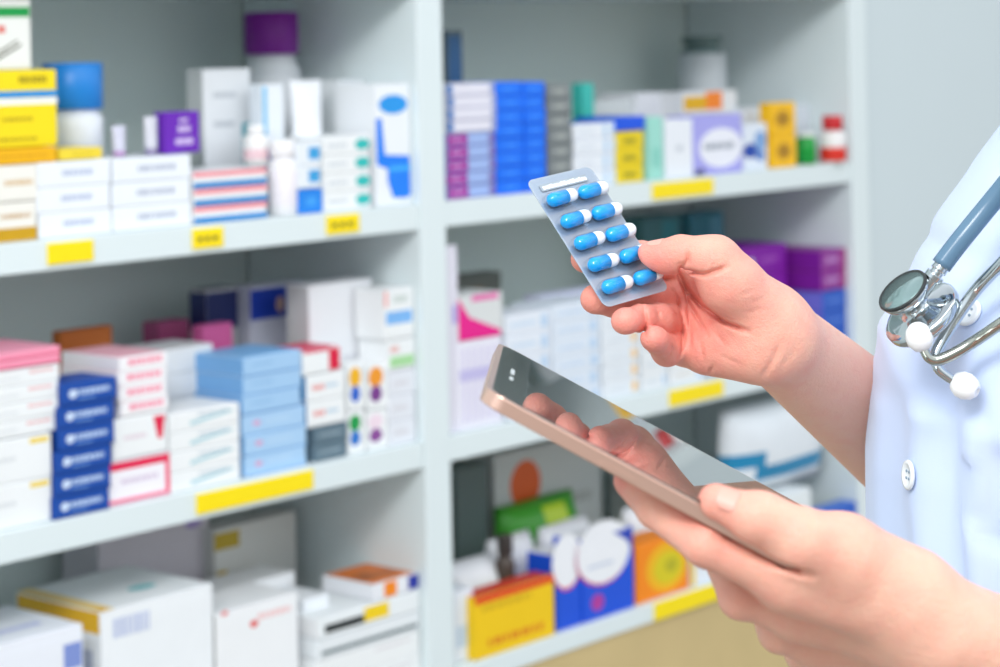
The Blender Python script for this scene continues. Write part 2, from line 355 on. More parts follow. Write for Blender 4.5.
pile('teal-swoosh white carton, {p} of the stack left of light blue cartons', 'teal swoosh cartons on the middle shelf', Z2, .012, 171, 241, 414, 4, 450, d=.07, art=[('p','f',[(.28,.25),(.55,.42),(.9,.62),(.9,.72),(.5,.56),(.28,.42)],'9ecbd6'),('t','f',.4,.66,.85,.78,'a9bccb')])
pile('grey-white carton, {p} of the stack behind the teal swoosh cartons', 'grey-white cartons on the middle shelf', Z2, .095, 166, 214, 350, 5, 380, d=.07, body='dfe2e4')
G = 'light blue cartons on the middle shelf'
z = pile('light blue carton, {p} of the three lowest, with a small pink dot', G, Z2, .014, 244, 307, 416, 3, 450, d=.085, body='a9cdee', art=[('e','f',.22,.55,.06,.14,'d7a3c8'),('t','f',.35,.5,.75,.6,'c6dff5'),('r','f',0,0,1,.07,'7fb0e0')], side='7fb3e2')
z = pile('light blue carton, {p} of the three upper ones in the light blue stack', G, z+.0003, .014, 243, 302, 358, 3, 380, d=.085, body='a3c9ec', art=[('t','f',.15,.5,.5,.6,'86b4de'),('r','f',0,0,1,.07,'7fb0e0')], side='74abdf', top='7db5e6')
G = 'small cartons right of the light blue stack'
z = pile('grey-blue carton, {p} of two at the front right of the light blue stack', G, Z2, .014, 314, 348, 428, 2, 445, d=.06, body='5f7684', art=[('t','f',.15,.4,.8,.6,'8fa2ad')])
z = pile('white carton with red print, {p} of two on the grey-blue cartons', G, z+.0003, .014, 307, 346, 376, 2, 395, d=.06, art=[('t','f',.15,.4,.45,.6,'ea8b86'),('t','f',.5,.45,.8,.58,'a9c7de')], side='5a9fd0')
z = pile('white carton with crimson end, on top of the two red-print cartons', G, z+.0003, .014, 303, 341, 351, 1, 365, d=.06, art=[('r','f',.68,.05,.97,.95,'d9123f'),('r','f',0,.88,.7,1,'e0395c')], top='d9345c')
G = 'white cartons with coloured spots'
for nm, a0, a1, s1, s2 in (('left', 348, 365, ('f0b41e', '2a62c8'), ('12994a', '2a74c8')), ('right', 367, 388, ('f09a2a', '7a3a8c'), ('f0dce8', '8a4a96'))):
    z = pile('white upright carton with coloured spots, lower %s one of the spotted group' % nm, G, Z2, .014, a0, a1, 412, 1, 430, d=.05, art=[('e','f',.4,.72,.36,.2,s2[0]),('e','f',.4,.36,.32,.18,s2[1])])
    pile('white upright carton with coloured spots, upper %s one of the spotted group' % nm, G, z+.0003, .014, a0, a1, 364, 1, 380, d=.05, art=[('e','f',.4,.7,.36,.22,s1[0]),('e','f',.4,.34,.3,.18,s1[1])])
G = 'white cartons stacked beside the middle upright'
z = pile('white carton with faint print, {p} of the three low ones beside the middle upright', G, Z2, .012, 389, 424, 372, 3, 400, d=.05, body='e4e7ee', art=[('t','f',.15,.4,.7,.55,'d5d2d8')])
z = pile('white carton with a green stripe, beside the middle upright', G, z+.0003, .012, 387, 423, 341, 1, 350, d=.05, art=[('r','f',.08,.1,.95,.45,'a9dba0'),('t','f',.1,.6,.4,.8,'eab0a8')])
z = pile('white carton with a blue stripe, crowning the stack beside the middle upright', G, z+.0003, .012, 384, 422, 290, 1, 320, d=.05, art=[('r','f',.05,.3,.92,.55,'7db7f0'),('r','f',0,.66,.12,.97,'f2b3ae'),('t','f',.3,.72,.8,.86,'c9d4cf')])
G = 'cartons at the back of the middle left shelf'
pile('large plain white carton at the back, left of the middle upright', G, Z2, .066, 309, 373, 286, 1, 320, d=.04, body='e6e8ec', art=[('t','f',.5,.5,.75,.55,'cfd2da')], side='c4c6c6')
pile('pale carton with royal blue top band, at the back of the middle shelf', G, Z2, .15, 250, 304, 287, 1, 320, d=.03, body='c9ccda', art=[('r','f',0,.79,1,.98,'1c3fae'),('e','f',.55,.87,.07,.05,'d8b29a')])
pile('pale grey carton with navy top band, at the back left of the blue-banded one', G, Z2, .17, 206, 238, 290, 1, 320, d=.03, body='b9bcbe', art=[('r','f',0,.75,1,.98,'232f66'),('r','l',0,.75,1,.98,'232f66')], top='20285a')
pile('maroon carton at the back, left of the magenta one', G, Z2, .19, 158, 190, 323, 1, 340, d=.03, body='a54a78')
pile('magenta carton at the back, below the navy-banded carton', G, Z2, .125, 203, 233, 326, 1, 340, d=.02, body='c95a96')
# ---------- left bay, lower shelf
G = 'cartons on the lower left shelf'
pile('large white carton with gold edge stripe and teal mark on top, lower left shelf', G, Z3, .03, 101, 214, 612, 1, 640, d=.15, body='eef2f5', art=[('r','l',.02,.86,.98,.99,'e8b52a'),('r','l',.72,.6,.9,.75,'b8c0d4'),('r','t',0,.0,.12,1,'f0d080'),('r','t',.0,.0,.08,.1,'e8b52a'),('e','t',.62,.34,.12,.06,'6fc6cc'),('t','f',.1,.82,.42,.94,'c3cce6'),('r','f',.7,.12,.95,.2,'f0b428')])
pile('white carton with blue print at the bottom left corner, in front of the gold-edged one', G, Z3, .012, -20, 84, 650, 1, 660, d=.13, body='eaeef6', art=[('t','t',.1,.55,.5,.66,'c0c8ec'),('t','t',.3,.25,.8,.36,'c0c8ec'),('r','f',.8,.75,.98,.9,'7f93d2')])
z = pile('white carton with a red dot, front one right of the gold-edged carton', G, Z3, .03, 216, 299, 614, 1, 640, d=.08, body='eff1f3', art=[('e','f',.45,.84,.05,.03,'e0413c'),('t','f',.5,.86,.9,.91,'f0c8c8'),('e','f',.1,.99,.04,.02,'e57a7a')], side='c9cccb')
pile('white carton with faint pink print, behind the red dot carton', G, Z3, .125, 222, 296, 590, 1, 620, d=.06, body='eef0f2', art=[('t','f',.1,.9,.6,.93,'f2cfd2'),('e','t',.1,.9,.05,.05,'e57a7a')])
pile('plain white carton between the red dot carton and the orange-topped stack', G, Z3, .05, 303, 330, 600, 1, 620, d=.09, body='e9edf1')
z = pile('white carton, {p} of two under the black-striped cartons on the lower left shelf', G, Z3, .012, 318, 424, 662, 2, 664, d=.1, art=[('t','f',.55,.7,.9,.8,'d9d3d8')])
z = pile('white carton with a long grey stripe, third from top of the orange-topped stack', G, z+.0003, .012, 318, 424, 641, 1, 650, d=.1, body='e6ebee', art=[('r','f',.03,.2,.97,.42,'6b7b80')])
z = pile('white carton with black and yellow stripe, second from top of the orange-topped stack', G, z+.0003, .012, 318, 424, 619, 1, 635, d=.1, body='eaeff1', art=[('r','f',.06,.2,.44,.6,'20282a'),('r','f',.44,.2,.68,.9,'f2cf14')], side='e6e8ea')
z = pile('white carton with orange lid and royal blue corner, crowning its stack', G, z+.0003, .014, 374, 424, 585, 1, 595, d=.09, body='e9ebf0', art=[('r','f',.22,.05,.5,.98,'f58a14'),('r','f',.76,.1,1,.98,'1f2f9e'),('r','t',.02,.05,.98,.97,'d9731c'),('r','t',.1,.25,.5,.6,'a5561a'),('r','t',.55,.2,.9,.5,'b45c14')])
G = 'cartons at the back of the lower left shelf'
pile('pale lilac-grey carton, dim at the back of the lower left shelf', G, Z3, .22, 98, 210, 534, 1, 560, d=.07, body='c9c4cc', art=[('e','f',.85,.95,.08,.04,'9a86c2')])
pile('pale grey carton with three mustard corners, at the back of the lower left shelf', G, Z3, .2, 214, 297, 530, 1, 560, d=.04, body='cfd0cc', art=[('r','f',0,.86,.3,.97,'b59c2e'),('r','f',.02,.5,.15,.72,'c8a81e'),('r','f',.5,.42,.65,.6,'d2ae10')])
# ---------- right bay, upper shelf
G = 'cartons on the upper right shelf'
z = pile('magenta and light blue carton, {p} of five beside the middle upright', 'magenta and blue cartons on the upper right shelf', Z1, .012, 447, 496, 134, 5, 165, d=.08, body='9fb8ea', art=[('r','f',0,.05,.42,.95,'9c1c96'),('t','f',.08,.4,.34,.62,'d8a6dc'),('r','f',.86,.1,.99,.9,'7f74b6'),('r','f',.42,0,1,.1,'6a6fae')])
z = pile('lilac-white carton, {p} of the four on the magenta cartons', 'lilac-white cartons on the upper right shelf', z+.0003, .012, 447, 496, 84, 4, 105, d=.08, body='e3e2ee', art=[('r','f',0,.05,.12,.95,'3f74b8'),('r','f',.9,.1,1,.9,'9aa4cc'),('r','f',0,0,1,.1,'b9b9d2')])
for nm, a0, a1 in (('left', 497, 524), ('right', 525, 546)):
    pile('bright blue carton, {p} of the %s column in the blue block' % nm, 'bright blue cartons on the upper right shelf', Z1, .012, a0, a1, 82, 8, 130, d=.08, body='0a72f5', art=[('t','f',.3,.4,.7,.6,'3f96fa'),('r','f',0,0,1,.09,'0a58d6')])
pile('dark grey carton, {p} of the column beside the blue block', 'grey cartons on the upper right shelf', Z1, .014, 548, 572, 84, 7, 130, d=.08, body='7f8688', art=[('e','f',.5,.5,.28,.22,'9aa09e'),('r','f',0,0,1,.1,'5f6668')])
pile('teal carton standing behind the white and yellow stacks', G, Z1, .10, 582, 594, 83, 1, 100, d=.02, body='3fc2b2')
z = pile('white carton with pale blue lines, {p} of the stack behind the blister pack', 'pale blue lined cartons on the upper right shelf', Z1, .014, 574, 616, 124, 4, 150, d=.08, body='e9eef5', art=[('r','f',.7,.1,.8,.9,'bcd6ee'),('r','f',.9,.1,.98,.9,'bcd6ee'),('t','f',.1,.4,.5,.55,'ccd6e2')], top='3a7ae0')
z = pile('yellow carton with dark print, {p} of three under the blue carton', 'yellow cartons on the upper right shelf', Z1, .012, 617, 644, 132, 3, 155, d=.05, body='ead016', art=[('t','f',.25,.3,.75,.6,'8f8410')])
pile('royal blue flat carton lying on the three yellow cartons', G, z+.0003, .012, 615, 645, 117, 1, 125, d=.07, body='0d55e0', side='2f74d6', top='2e6ed8')
pile('pale mint green carton between the yellow stack and a white carton', G, Z1, .014, 647, 663, 117, 1, 140, d=.06, body='9fdccf', art=[('r','f',.3,.2,.8,.5,'86cdbf')])
pile('plain white carton left of the violet-framed carton', G, Z1, .014, 665, 693, 120, 1, 140, d=.06, body='eaeef5', art=[('e','f',.5,.5,.12,.06,'c6ccd6')])
pile('white carton with a violet frame and dark print, middle of the upper right shelf', G, Z1, .012, 694, 742, 116, 1, 140, d=.05, body='a7a6ea', art=[('e','f',.55,.44,.46,.34,'eceef8'),('t','f',.2,.42,.85,.52,'8b95a2'),('r','f',0,0,.2,.1,'4a4a7a')])
pile('white carton with navy splash, between violet-framed and yellow cartons', G, Z1, .014, 743, 767, 124, 1, 140, d=.04, body='dfe7f2', art=[('e','f',.3,.42,.32,.16,'1b47a8'),('e','f',.72,.62,.26,.22,'7fa6d8'),('e','f',.7,.3,.2,.12,'5f86c8')])
pile('amber yellow carton with dark spot, {p} of two near the right end', 'amber cartons on the upper right shelf', Z1, .012, 771, 796, 103, 2, 130, d=.02, body='f4bd0c', art=[('e','f',.48,.5,.3,.28,'c79012'),('t','f',.3,.4,.7,.6,'8f6a10')])
bottle('small white pot with green wrap, between amber cartons and red bottle', G, 807, Z1, .016, 20, 31, '0f9a3c', 'e9f0ea', .12, .9, name='medicine_pot', cat='pot')
bottle('white bottle with red cap and red base band, at right end of the upper shelf', G, 834, Z1, -.010, 26, 47, 'eceaea', 'c81f28', .3, .78, label_col='d92a18', label_rng=(.04, .33))
G = 'packs at the back of the upper right shelf'
pile('white carton at the back, left of the grey glass jar', G, Z1, .14, 636, 668, 93, 1, 110, d=.07, body='e6e8ec')
pile('pale carton lying at the back, above the pale blue lined stack', G, Z1, .15, 594, 634, 101, 1, 110, d=.04, body='d9dedf')
bottle('tall grey glass jar with pale label, at the back of the upper right shelf', G, 705, Z1, .18, 48, 126, '7f9696', '6f8482', .06, .85, name='glass_jar', cat='jar', label_col='d3d9de', label_rng=(.1, .86))
pile('white carton with amber and orange patches, in front of the grey jar', G, Z1, .10, 682, 737, 92, 1, 100, d=.04, body='e4e6e8', art=[('r','f',.02,.76,.42,.94,'e6b21c'),('r','f',.42,.76,.72,.99,'fa8a28')])
pile('pale carton at the back, behind the amber cartons', G, Z1, .075, 745, 812, 108, 1, 120, d=.03, body='dbe2ea')
pile('dark teal bottle-shaped carton with red foot, at the back beside the middle upright', G, Z1, .2, 570, 588, 30, 1, 60, d=.05, body='48666c', art=[('r','f',.1,.52,.9,.98,'2f5f86'),('r','f',0,.0,.9,.3,'b03a48')]) if False else None
pile('tall dark carton with blue and red panels, beside the middle upright at the back', G, Z1, .06, 476, 494, 30, 1, 60, d=.04, body='55686a', art=[('r','f',.1,.62,.9,.97,'2c5c84'),('r','f',.1,.42,.9,.58,'7d6a5a'),('r','f',.0,.2,.9,.38,'c83a4c')]) if False else None
pile('tall dark carton with blue panel, at the back beside the middle upright', G, Z1, .1, 446, 463, 30, 1, 60, d=.03, body='5f7072', art=[('r','f',.1,.66,.9,.97,'2c5c84'),('r','f',.0,.4,.9,.56,'b8404c')])
# ---------- right bay, middle shelf
G = 'packs on the middle right shelf'
pile('tall slim white carton with violet mark, against the middle upright', G, Z2, .014, 446, 458, 246, 1, 300, d=.04, body='e2e0ec', art=[('r','f',.5,.58,1,.68,'b2a2e2')])
z = pile('white package with violet vertical bars, left end of the middle right shelf', G, Z2, .012, 460, 503, 342, 1, 400, d=.07, body='e9e8f2', art=[('r','f',.08+.16*i,.08,.13+.16*i,.92,'cfc6ea') for i in range(6)]+[('r','f',.0,.55,1,.68,'c3bde6')])
pile('magenta and white carton lying on the violet-barred package', G, z+.0003, .012, 458, 503, 297, 1, 320, d=.06, body='d9dcdc', art=[('p','f',[(0,.98),(.25,.5),(.95,.12),(.95,0),(0,0)],'e8188c'),('r','f',.3,.85,.9,.99,'e46aac')])
pile('dark brown flat pack at the back of the middle right shelf', G, Z2, .15, 456, 502, 277, 1, 300, d=.03, body='5d625c', art=[('r','f',.2,.7,.6,.9,'7f6a58')])
cols_ = (('first', 506, 552, 316, 5, 'e4eaf3', 'c8dcf0'), ('second', 553, 601, 306, 6, 'dfe8f3', 'c2d6ee'), ('third', 603, 640, 300, 6, 'e6ecf2', 'd6dfe8'), ('fourth', 642, 668, 322, 4, 'e9edf0', 'cfdae4'), ('fifth', 670, 704, 316, 4, 'eaedf0', 'd9d4cc'))
for nm, a0, a1, pt, n, bd, tx in cols_:
    ar = [('t','f',.12,.4,.7,.6,tx),('r','f',.78,.2,.92,.8,'b9d2ec' if nm != 'third' else 'f2c98a')]
    pile('pale carton behind the tablet, {p} of the %s column from the left' % nm, 'pale cartons on the middle right shelf', Z2, .012, a0, a1, pt, n, 360, d=.07, body=bd, art=ar)
pile('bright green carton edge just below the blister pack', G, Z2, .125, 612, 642, 298, 1, 320, d=.03, body='3fae2c')
pile('pale violet carton behind the pale columns', G, Z2, .088, 540, 606, 296, 1, 320, d=.03, body='cfd4ea')
G = 'purple cartons on the middle right shelf'
z = pile('blue carton, {p} of three at the base of the purple stack beside the right upright', G, Z2, .014, 823, 856, 292, 3, 320, d=.12, body='2a5cc0', art=[('t','f',.2,.4,.8,.6,'4f7ad0')], side='6f6fd0')
z = pile('plum carton, {p} of two on the blue cartons beside the right upright', G, z+.0003, .014, 821, 856, 251, 2, 270, d=.12, body='8c2f92', art=[('t','f',.15,.35,.7,.65,'b884c2'),('r','f',.75,.0,1,1,'9c2a7c')], side='7a1a96')
pile('purple carton with a white patch, {p} of four left of the plum cartons', G, Z2, .06, 742, 788, 249, 4, 280, d=.09, body='7c0f9c', art=[('r','f',.02,.0,.28,.6,'c2bcdc'),('t','f',.45,.4,.8,.6,'9c4cb4')])
pile('deep magenta carton at the back, left of the purple stack', G, Z2, .12, 795, 822, 247, 1, 280, d=.1, body='9a1a8e') if False else None
G = 'teal packs at the back of the middle right shelf'
pile('dark teal carton, {p} of three at the back above the thumb', G, Z2, .2, 690, 724, 214, 3, 240, d=.04, body='3f8290', art=[('r','f',.6,.1,.95,.9,'5f9cae')])
pile('dark teal-green carton, {p} of three at the back, left of the teal ones', G, Z2, .2, 642, 682, 218, 3, 240, d=.04, body='3f6f72', art=[('r','f',.5,.1,.9,.9,'2f7f86')])
# ---------- right bay, lower shelf
G = 'packs on the lower right shelf'
pile('white carton with pale blue edge, against the middle upright on the lower shelf', G, Z3, .02, 454, 474, 592, 1, 630, d=.05, body='e4eaf2', art=[('r','f',.1,.2,.9,.5,'c3d6ea')])
pile('large yellow carton with red top band, front of the lower right shelf', G, Z3, .006, 475, 555, 598, 1, 630, d=.035, body='f2c80a', art=[('r','f',0,.88,1,.995,'dd3a16'),('t','f',.08,.74,.7,.84,'d6ac0a'),('t','f',.15,.16,.85,.28,'e08a10')], top='c83a20')
G2 = 'blue and white packs on the lower right shelf'
pile('blue and white carton with curved white panel, narrow one beside the yellow carton', G2, Z3, .012, 556, 581, 556, 1, 600, d=.05, body='1352d6', art=[('e','f',.45,.86,.6,.36,'d9346c'),('e','f',.45,.9,.6,.36,'eef0f5')], top='e9ecf2')
pile('blue and white carton with curved white panel and magenta dot, wide one', G2, Z3, .010, 582, 634, 540, 1, 580, d=.05, body='1352d6', art=[('e','f',.4,.76,.52,.38,'c83a7c'),('e','f',.42,.79,.52,.38,'eef0f5'),('p','f',[(.6,.99),(.99,.99),(.99,.7),(.85,.86)],'1a3fb4'),('e','f',.28,.2,.12,.1,'b03a9c'),('r','f',.1,.62,.6,.66,'c9d2e4')], top='e9ecf2')
pile('orange and yellow carton with a green-yellow fruit shape, left of the hand', G, Z3, .012, 636, 689, 546, 1, 580, d=.05, body='f58a10', art=[('e','f',.58,.5,.4,.42,'f0b414'),('e','f',.6,.48,.28,.28,'d8c81c'),('e','f',.66,.5,.12,.12,'b8b020')])
pile('white and pale blue carton with yellow edge, partly behind the hand', G, Z3, .012, 691, 722, 545, 1, 570, d=.05, body='e4eaf4', art=[('r','f',0,0,.12,1,'f2cf1c'),('t','f',.3,.4,.8,.6,'b9c9e2')])
for k, (a, b_, pt, y, lab) in enumerate(((462, 512, 570, .06, 'white sachet slumped behind the yellow carton'), (508, 551, 545, .075, 'white sachet, middle of three behind the blue and white cartons'), (558, 610, 532, .08, 'white sachet standing highest behind the blue and white cartons'), (640, 690, 512, .07, 'white sachet behind the orange carton'))):
    pouch(lab, 'white sachets on the lower right shelf', a, b_, pt, Z3, y, .05, 'e9ebf0', rot=-4+3*k, lean=.12)
pouch('small dark brown pouch between the yellow carton and the white sachets', G, 494, 514, 556, Z3+.05, .045, .012, '4a4240') if False else None
pouch('green pouch with yellow patch, lying behind the white sachets', G, 512, 592, 512, Z3, .16, .045, '3f9f2a', art=[(.5, .4, .8, .95, 'b8d42a')], lean=.1)
G = 'cartons at the back of the lower right shelf'
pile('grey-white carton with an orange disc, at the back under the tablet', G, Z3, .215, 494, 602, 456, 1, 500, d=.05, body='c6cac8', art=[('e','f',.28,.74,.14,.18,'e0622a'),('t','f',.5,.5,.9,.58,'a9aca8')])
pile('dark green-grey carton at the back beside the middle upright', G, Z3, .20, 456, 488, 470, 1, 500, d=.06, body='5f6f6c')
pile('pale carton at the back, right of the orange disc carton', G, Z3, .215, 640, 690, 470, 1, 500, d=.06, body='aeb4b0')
z = pile('white flat carton, right end of the lower shelf under the white package', G, Z3, .012, 740, 812, 508, 1, 530, d=.09, body='e6ecee')
pile('royal blue flat carton at right of the lower shelf, beside the coat', G, Z3, .003, 815, 862, 514, 1, 530, d=.03, body='2a5fc4', top='3f74cc')
pouch('white package with a teal-blue stroke, in the gap under the forearm', G, 738, 834, 414, z+.0003, .026, .06, 'e2e8ee', art=[(.0, .3, .25, .5, '1f86b4'), (.2, .16, .95, .30, '1f86b4')], lean=.04)
bottle('small dark brown bottle standing behind the yellow carton', G, 498, Z3, .055, 20, 96, '4a3f38', '3a3431', .2, .8)
# ------------------------------------------------------------------ sculpting tools (signed distance fields -> one closed surface)
O_ = np.array(at(700, 340, 1.22)); BX = np.array([RT[:], UP[:], (-FW)[:]])       # rows: right, up, back towards the photographer
def J(px, py, zmm):
    """joint given by where it is seen and how many mm nearer than 1.22 m it is -> local metres"""
    return BX @ (np.array(at(px, py, 1.22-zmm/1000.0))-O_)
def to_world(p): return p @ BX + O_
class Field:
    def __init__(s, lo, hi, h):
        s.lo = np.array(lo, np.float32); s.h = h; s.n = np.ceil((np.array(hi)-s.lo)/h).astype(int)+1
        s.ax = [s.lo[i]+h*np.arange(s.n[i], dtype=np.float32) for i in range(3)]
    def blank(s): return np.full(s.n, 1.0, np.float32)
    def sub(s, lo, hi):
        a = np.clip(np.floor((np.array(lo)-s.lo)/s.h).astype(int), 0, s.n); b = np.clip(np.ceil((np.array(hi)-s.lo)/s.h).astype(int)+1, 0, s.n)
        sl = tuple(slice(a[i], b[i]) for i in range(3))
        return sl, s.ax[0][sl[0]][:, None, None], s.ax[1][sl[1]][None, :, None], s.ax[2][sl[2]][None, None, :]
    def cone(s, g, a, b, r1, r2, k, flat=None):
        """smooth union of a tapered limb segment into g; flat = (axis, factor) squashes the section"""
        m = max(r1, r2)+k+0.012
        sl, X, Y, Z = s.sub(np.minimum(a, b)-m, np.maximum(a, b)+m)
        if 0 in g[sl].shape: return
        dx, dy, dz = X-a[0], Y-a[1], Z-a[2]; bx, by, bz = (b-a)
        if flat is not None:
            n, f = flat; q = (dx*n[0]+dy*n[1]+dz*n[2])*(f-1); dx = dx+q*n[0]; dy = dy+q*n[1]; dz = dz+q*n[2]
            q = (bx*n[0]+by*n[1]+bz*n[2])*(f-1); bx += q*n[0]; by += q*n[1]; bz += q*n[2]
        L2 = bx*bx+by*by+bz*bz+1e-12
        t = np.clip((dx*bx+dy*by+dz*bz)/L2, 0, 1)
        d = np.sqrt((dx-t*bx)**2+(dy-t*by)**2+(dz-t*bz)**2)-(r1+(r2-r1)*t)
        g[sl] = smin(g[sl], d, k)
    def ell(s, g, c, rad, k, ax=None):
        m = max(rad)+k+0.012; sl, X, Y, Z = s.sub(c-m, c+m)
        if 0 in g[sl].shape: return
        M = np.eye(3) if ax is None else ax
        dx, dy, dz = X-c[0], Y-c[1], Z-c[2]
        u = [(M[i][0]*dx+M[i][1]*dy+M[i][2]*dz)/rad[i] for i in range(3)]
        l = np.sqrt(u[0]**2+u[1]**2+u[2]**2)
        g[sl] = smin(g[sl], (l-1)*min(rad)*np.where(l > 1, 1.0, 1.0), k)
    def groove(s, g, pts, width, depth, zr=0.02):
        """crease pressed into the skin along a polyline of local points"""
        P = [np.array(p) for p in pts]; lo = np.min(P, axis=0)-0.03; hi = np.max(P, axis=0)+0.03
        sl, X, Y, Z = s.sub(lo, hi)
        if 0 in g[sl].shape: return
        best = np.full((X.shape[0], Y.shape[1]), 9.0, np.float32); x2, y2 = X[:, :, 0], Y[:, :, 0]
        for a, b in zip(P[:-1], P[1:]):
            bx, by = b[0]-a[0], b[1]-a[1]; t = np.clip(((x2-a[0])*bx+(y2-a[1])*by)/(bx*bx+by*by+1e-12), 0, 1)
            best = np.minimum(best, np.sqrt((x2-a[0]-t*bx)**2+(y2-a[1]-t*by)**2))
        a, b = P[0], P[-1]
        endf = np.minimum(1, np.minimum(np.hypot(x2-a[0], y2-a[1]), np.hypot(x2-b[0], y2-b[1]))/0.005+0.15)
        g[sl] += (depth*np.exp(-(best/width)**2)*endf)[:, :, None]
    def mesh(s, g):
        inside = g < 0; n = g.shape
        c = np.zeros(tuple(k-1 for k in n), np.int8)
        for i in (0, 1):
            for j in (0, 1):
                for k in (0, 1):
                    c += inside[i:n[0]-1+i, j:n[1]-1+j, k:n[2]-1+k]
        act = (c > 0) & (c < 8); idx = np.argwhere(act); vid = np.full(act.shape, -1, np.int64); vid[act] = np.arange(len(idx))
        acc = np.zeros((len(idx), 3)); cnt = np.zeros(len(idx))
        corners = [np.array((i, j, k)) for i in (0, 1) for j in (0, 1) for k in (0, 1)]
        for p in corners:
            for ax in range(3):
                if p[ax] == 0:
                    q = p.copy(); q[ax] = 1
                    va = g[tuple((idx+p).T)]; vb = g[tuple((idx+q).T)]; m = (va < 0) != (vb < 0)
                    t = va/np.where(m, va-vb, 1)
                    pt = p[None, :].repeat(len(idx), 0).astype(float); pt[:, ax] += t
                    acc[m] += pt[m]; cnt[m] += 1
        V = s.lo+(idx+acc/cnt[:, None])*s.h; F = []
        for ax in range(3):
            b1, b2 = (ax+1) % 3, (ax+2) % 3
            sa = [slice(None)]*3; sb = [slice(None)]*3; sa[ax] = slice(0, -1); sb[ax] = slice(1, None)
            A = inside[tuple(sa)]; B_ = inside[tuple(sb)]; e = np.argwhere(A != B_)
            e = e[(e[:, b1] > 0) & (e[:, b2] > 0) & (e[:, b1] < n[b1]-1) & (e[:, b2] < n[b2]-1)]
            def at_(d1, d2):
                q = e.copy(); q[:, b1] -= d1; q[:, b2] -= d2; return vid[tuple(q.T)]
            quad = np.stack([at_(1, 1), at_(0, 1), at_(0, 0), at_(1, 0)], 1)
            flip = ~A[tuple(e.T)]; quad[flip] = quad[flip][:, ::-1]; F.append(quad)
        return V, np.concatenate(F)
def smin(a, b, k):
    if k <= 0: return np.minimum(a, b)
    h = np.maximum(k-np.abs(a-b), 0)/k
    return np.minimum(a, b)-h*h*k*0.25
def skin_mat():
    m = bpy.data.materials.new('skin'); m.use_nodes = True; nt = m.node_tree; b = nt.nodes['Principled BSDF']
    at_ = nt.nodes.new('ShaderNodeAttribute'); at_.attribute_name = 'pink'
    tc = nt.nodes.new('ShaderNodeTexCoord')
    n1 = nt.nodes.new('ShaderNodeTexNoise'); n1.inputs['Scale'].default_value = 90; n1.inputs['Detail'].default_value = 4
    n2 = nt.nodes.new('ShaderNodeTexVoronoi'); n2.inputs['Scale'].default_value = 900
    for n in (n1, n2): nt.links.new(tc.outputs['Object'], n.inputs['Vector'])
    mx = nt.nodes.new('ShaderNodeMix'); mx.data_type = 'RGBA'; mx.inputs[6].default_value = rgb('edb9a3'); mx.inputs[7].default_value = rgb('e98f82')
    ad = nt.nodes.new('ShaderNodeMath'); ad.operation = 'MULTIPLY_ADD'; ad.inputs[1].default_value = 0.7; ad.inputs[2].default_value = -0.33
    sm = nt.nodes.new('ShaderNodeMath'); sm.operation = 'ADD'; sm.use_clamp = True
    nt.links.new(n1.outputs['Fac'], ad.inputs[0]); nt.links.new(ad.outputs[0], sm.inputs[0]); nt.links.new(at_.outputs['Fac'], sm.inputs[1])
    nt.links.new(sm.outputs[0], mx.inputs[0]); nt.links.new(mx.outputs[2], b.inputs['Base Color'])
    b.inputs['Roughness'].default_value = 0.52; b.inputs['Specular IOR Level'].default_value = 0.4
    b.inputs['Subsurface Weight'].default_value = 0.25; b.inputs['Subsurface Radius'].default_value = (1.0, 0.35, 0.2); b.inputs['Subsurface Scale'].default_value = 0.004
    n3 = nt.nodes.new('ShaderNodeTexNoise'); n3.inputs['Scale'].default_value = 330; n3.inputs['Detail'].default_value = 5; n3.inputs['Roughness'].default_value = .6
    nt.links.new(tc.outputs['Object'], n3.inputs['Vector'])
    b0 = nt.nodes.new('ShaderNodeBump'); b0.inputs['Strength'].default_value = 0.55; b0.inputs['Distance'].default_value = 0.0010
    nt.links.new(n3.outputs['Fac'], b0.inputs['Height'])
    bp = nt.nodes.new('ShaderNodeBump'); bp.inputs['Strength'].default_value = 0.35; bp.inputs['Distance'].default_value = 0.0005
    nt.links.new(n2.outputs['Distance'], bp.inputs['Height']); nt.links.new(b0.outputs[0], bp.inputs['Normal']); nt.links.new(bp.outputs[0], b.inputs['Normal'])
    return m
SKIN = skin_mat()
ZA = np.array([0, 0, 1.0])
# ------------------------------------------------------------------ where the two held things lie
def JR(x, y, z): return J(x, y, z-47)
tl = Vector(to_world(JR(526, 181, -9))); bl = Vector(to_world(JR(612, 306, 27))); tr = Vector(to_world(JR(590, 166, -40)))
bx = tr-tl; by_ = bl-tl; BW = bx.length; bX = bx.normalized(); by_ -= bX*by_.dot(bX); BL = by_.length; bY = -by_.normalized(); bZ = bX.cross(bY)
pfl = at(499, 342, 1.160); pnl = at(486, 389, 0.980); pfr = at(819, 511, 1.167)
tw = pfl-pnl; TW_ = tw.length; tY = tw.normalized(); tl_ = pfr-pfl; tl_ -= tY*tl_.dot(tY); TL_ = tl_.length; tX = tl_.normalized(); tZ = tX.cross(tY)
TT = .0066
def carve(Fd, g, org, X, Y, Z, lo, hi, gap=.0003):
    """press a flat held thing into the soft skin so that flesh and thing touch without crossing"""
    o = BX @ (np.array(org)-O_); A = [BX @ np.array(v) for v in (X, Y, Z)]
    GX, GY, GZ = Fd.ax[0][:, None, None]-o[0], Fd.ax[1][None, :, None]-o[1], Fd.ax[2][None, None, :]-o[2]
    d = None
    for a, l, h in zip(A, lo, hi):
        q = np.abs(GX*a[0]+GY*a[1]+GZ*a[2]-(l+h)/2)-(h-l)/2-gap
        d = q if d is None else np.maximum(d, q)
    np.maximum(g, -d, out=g)
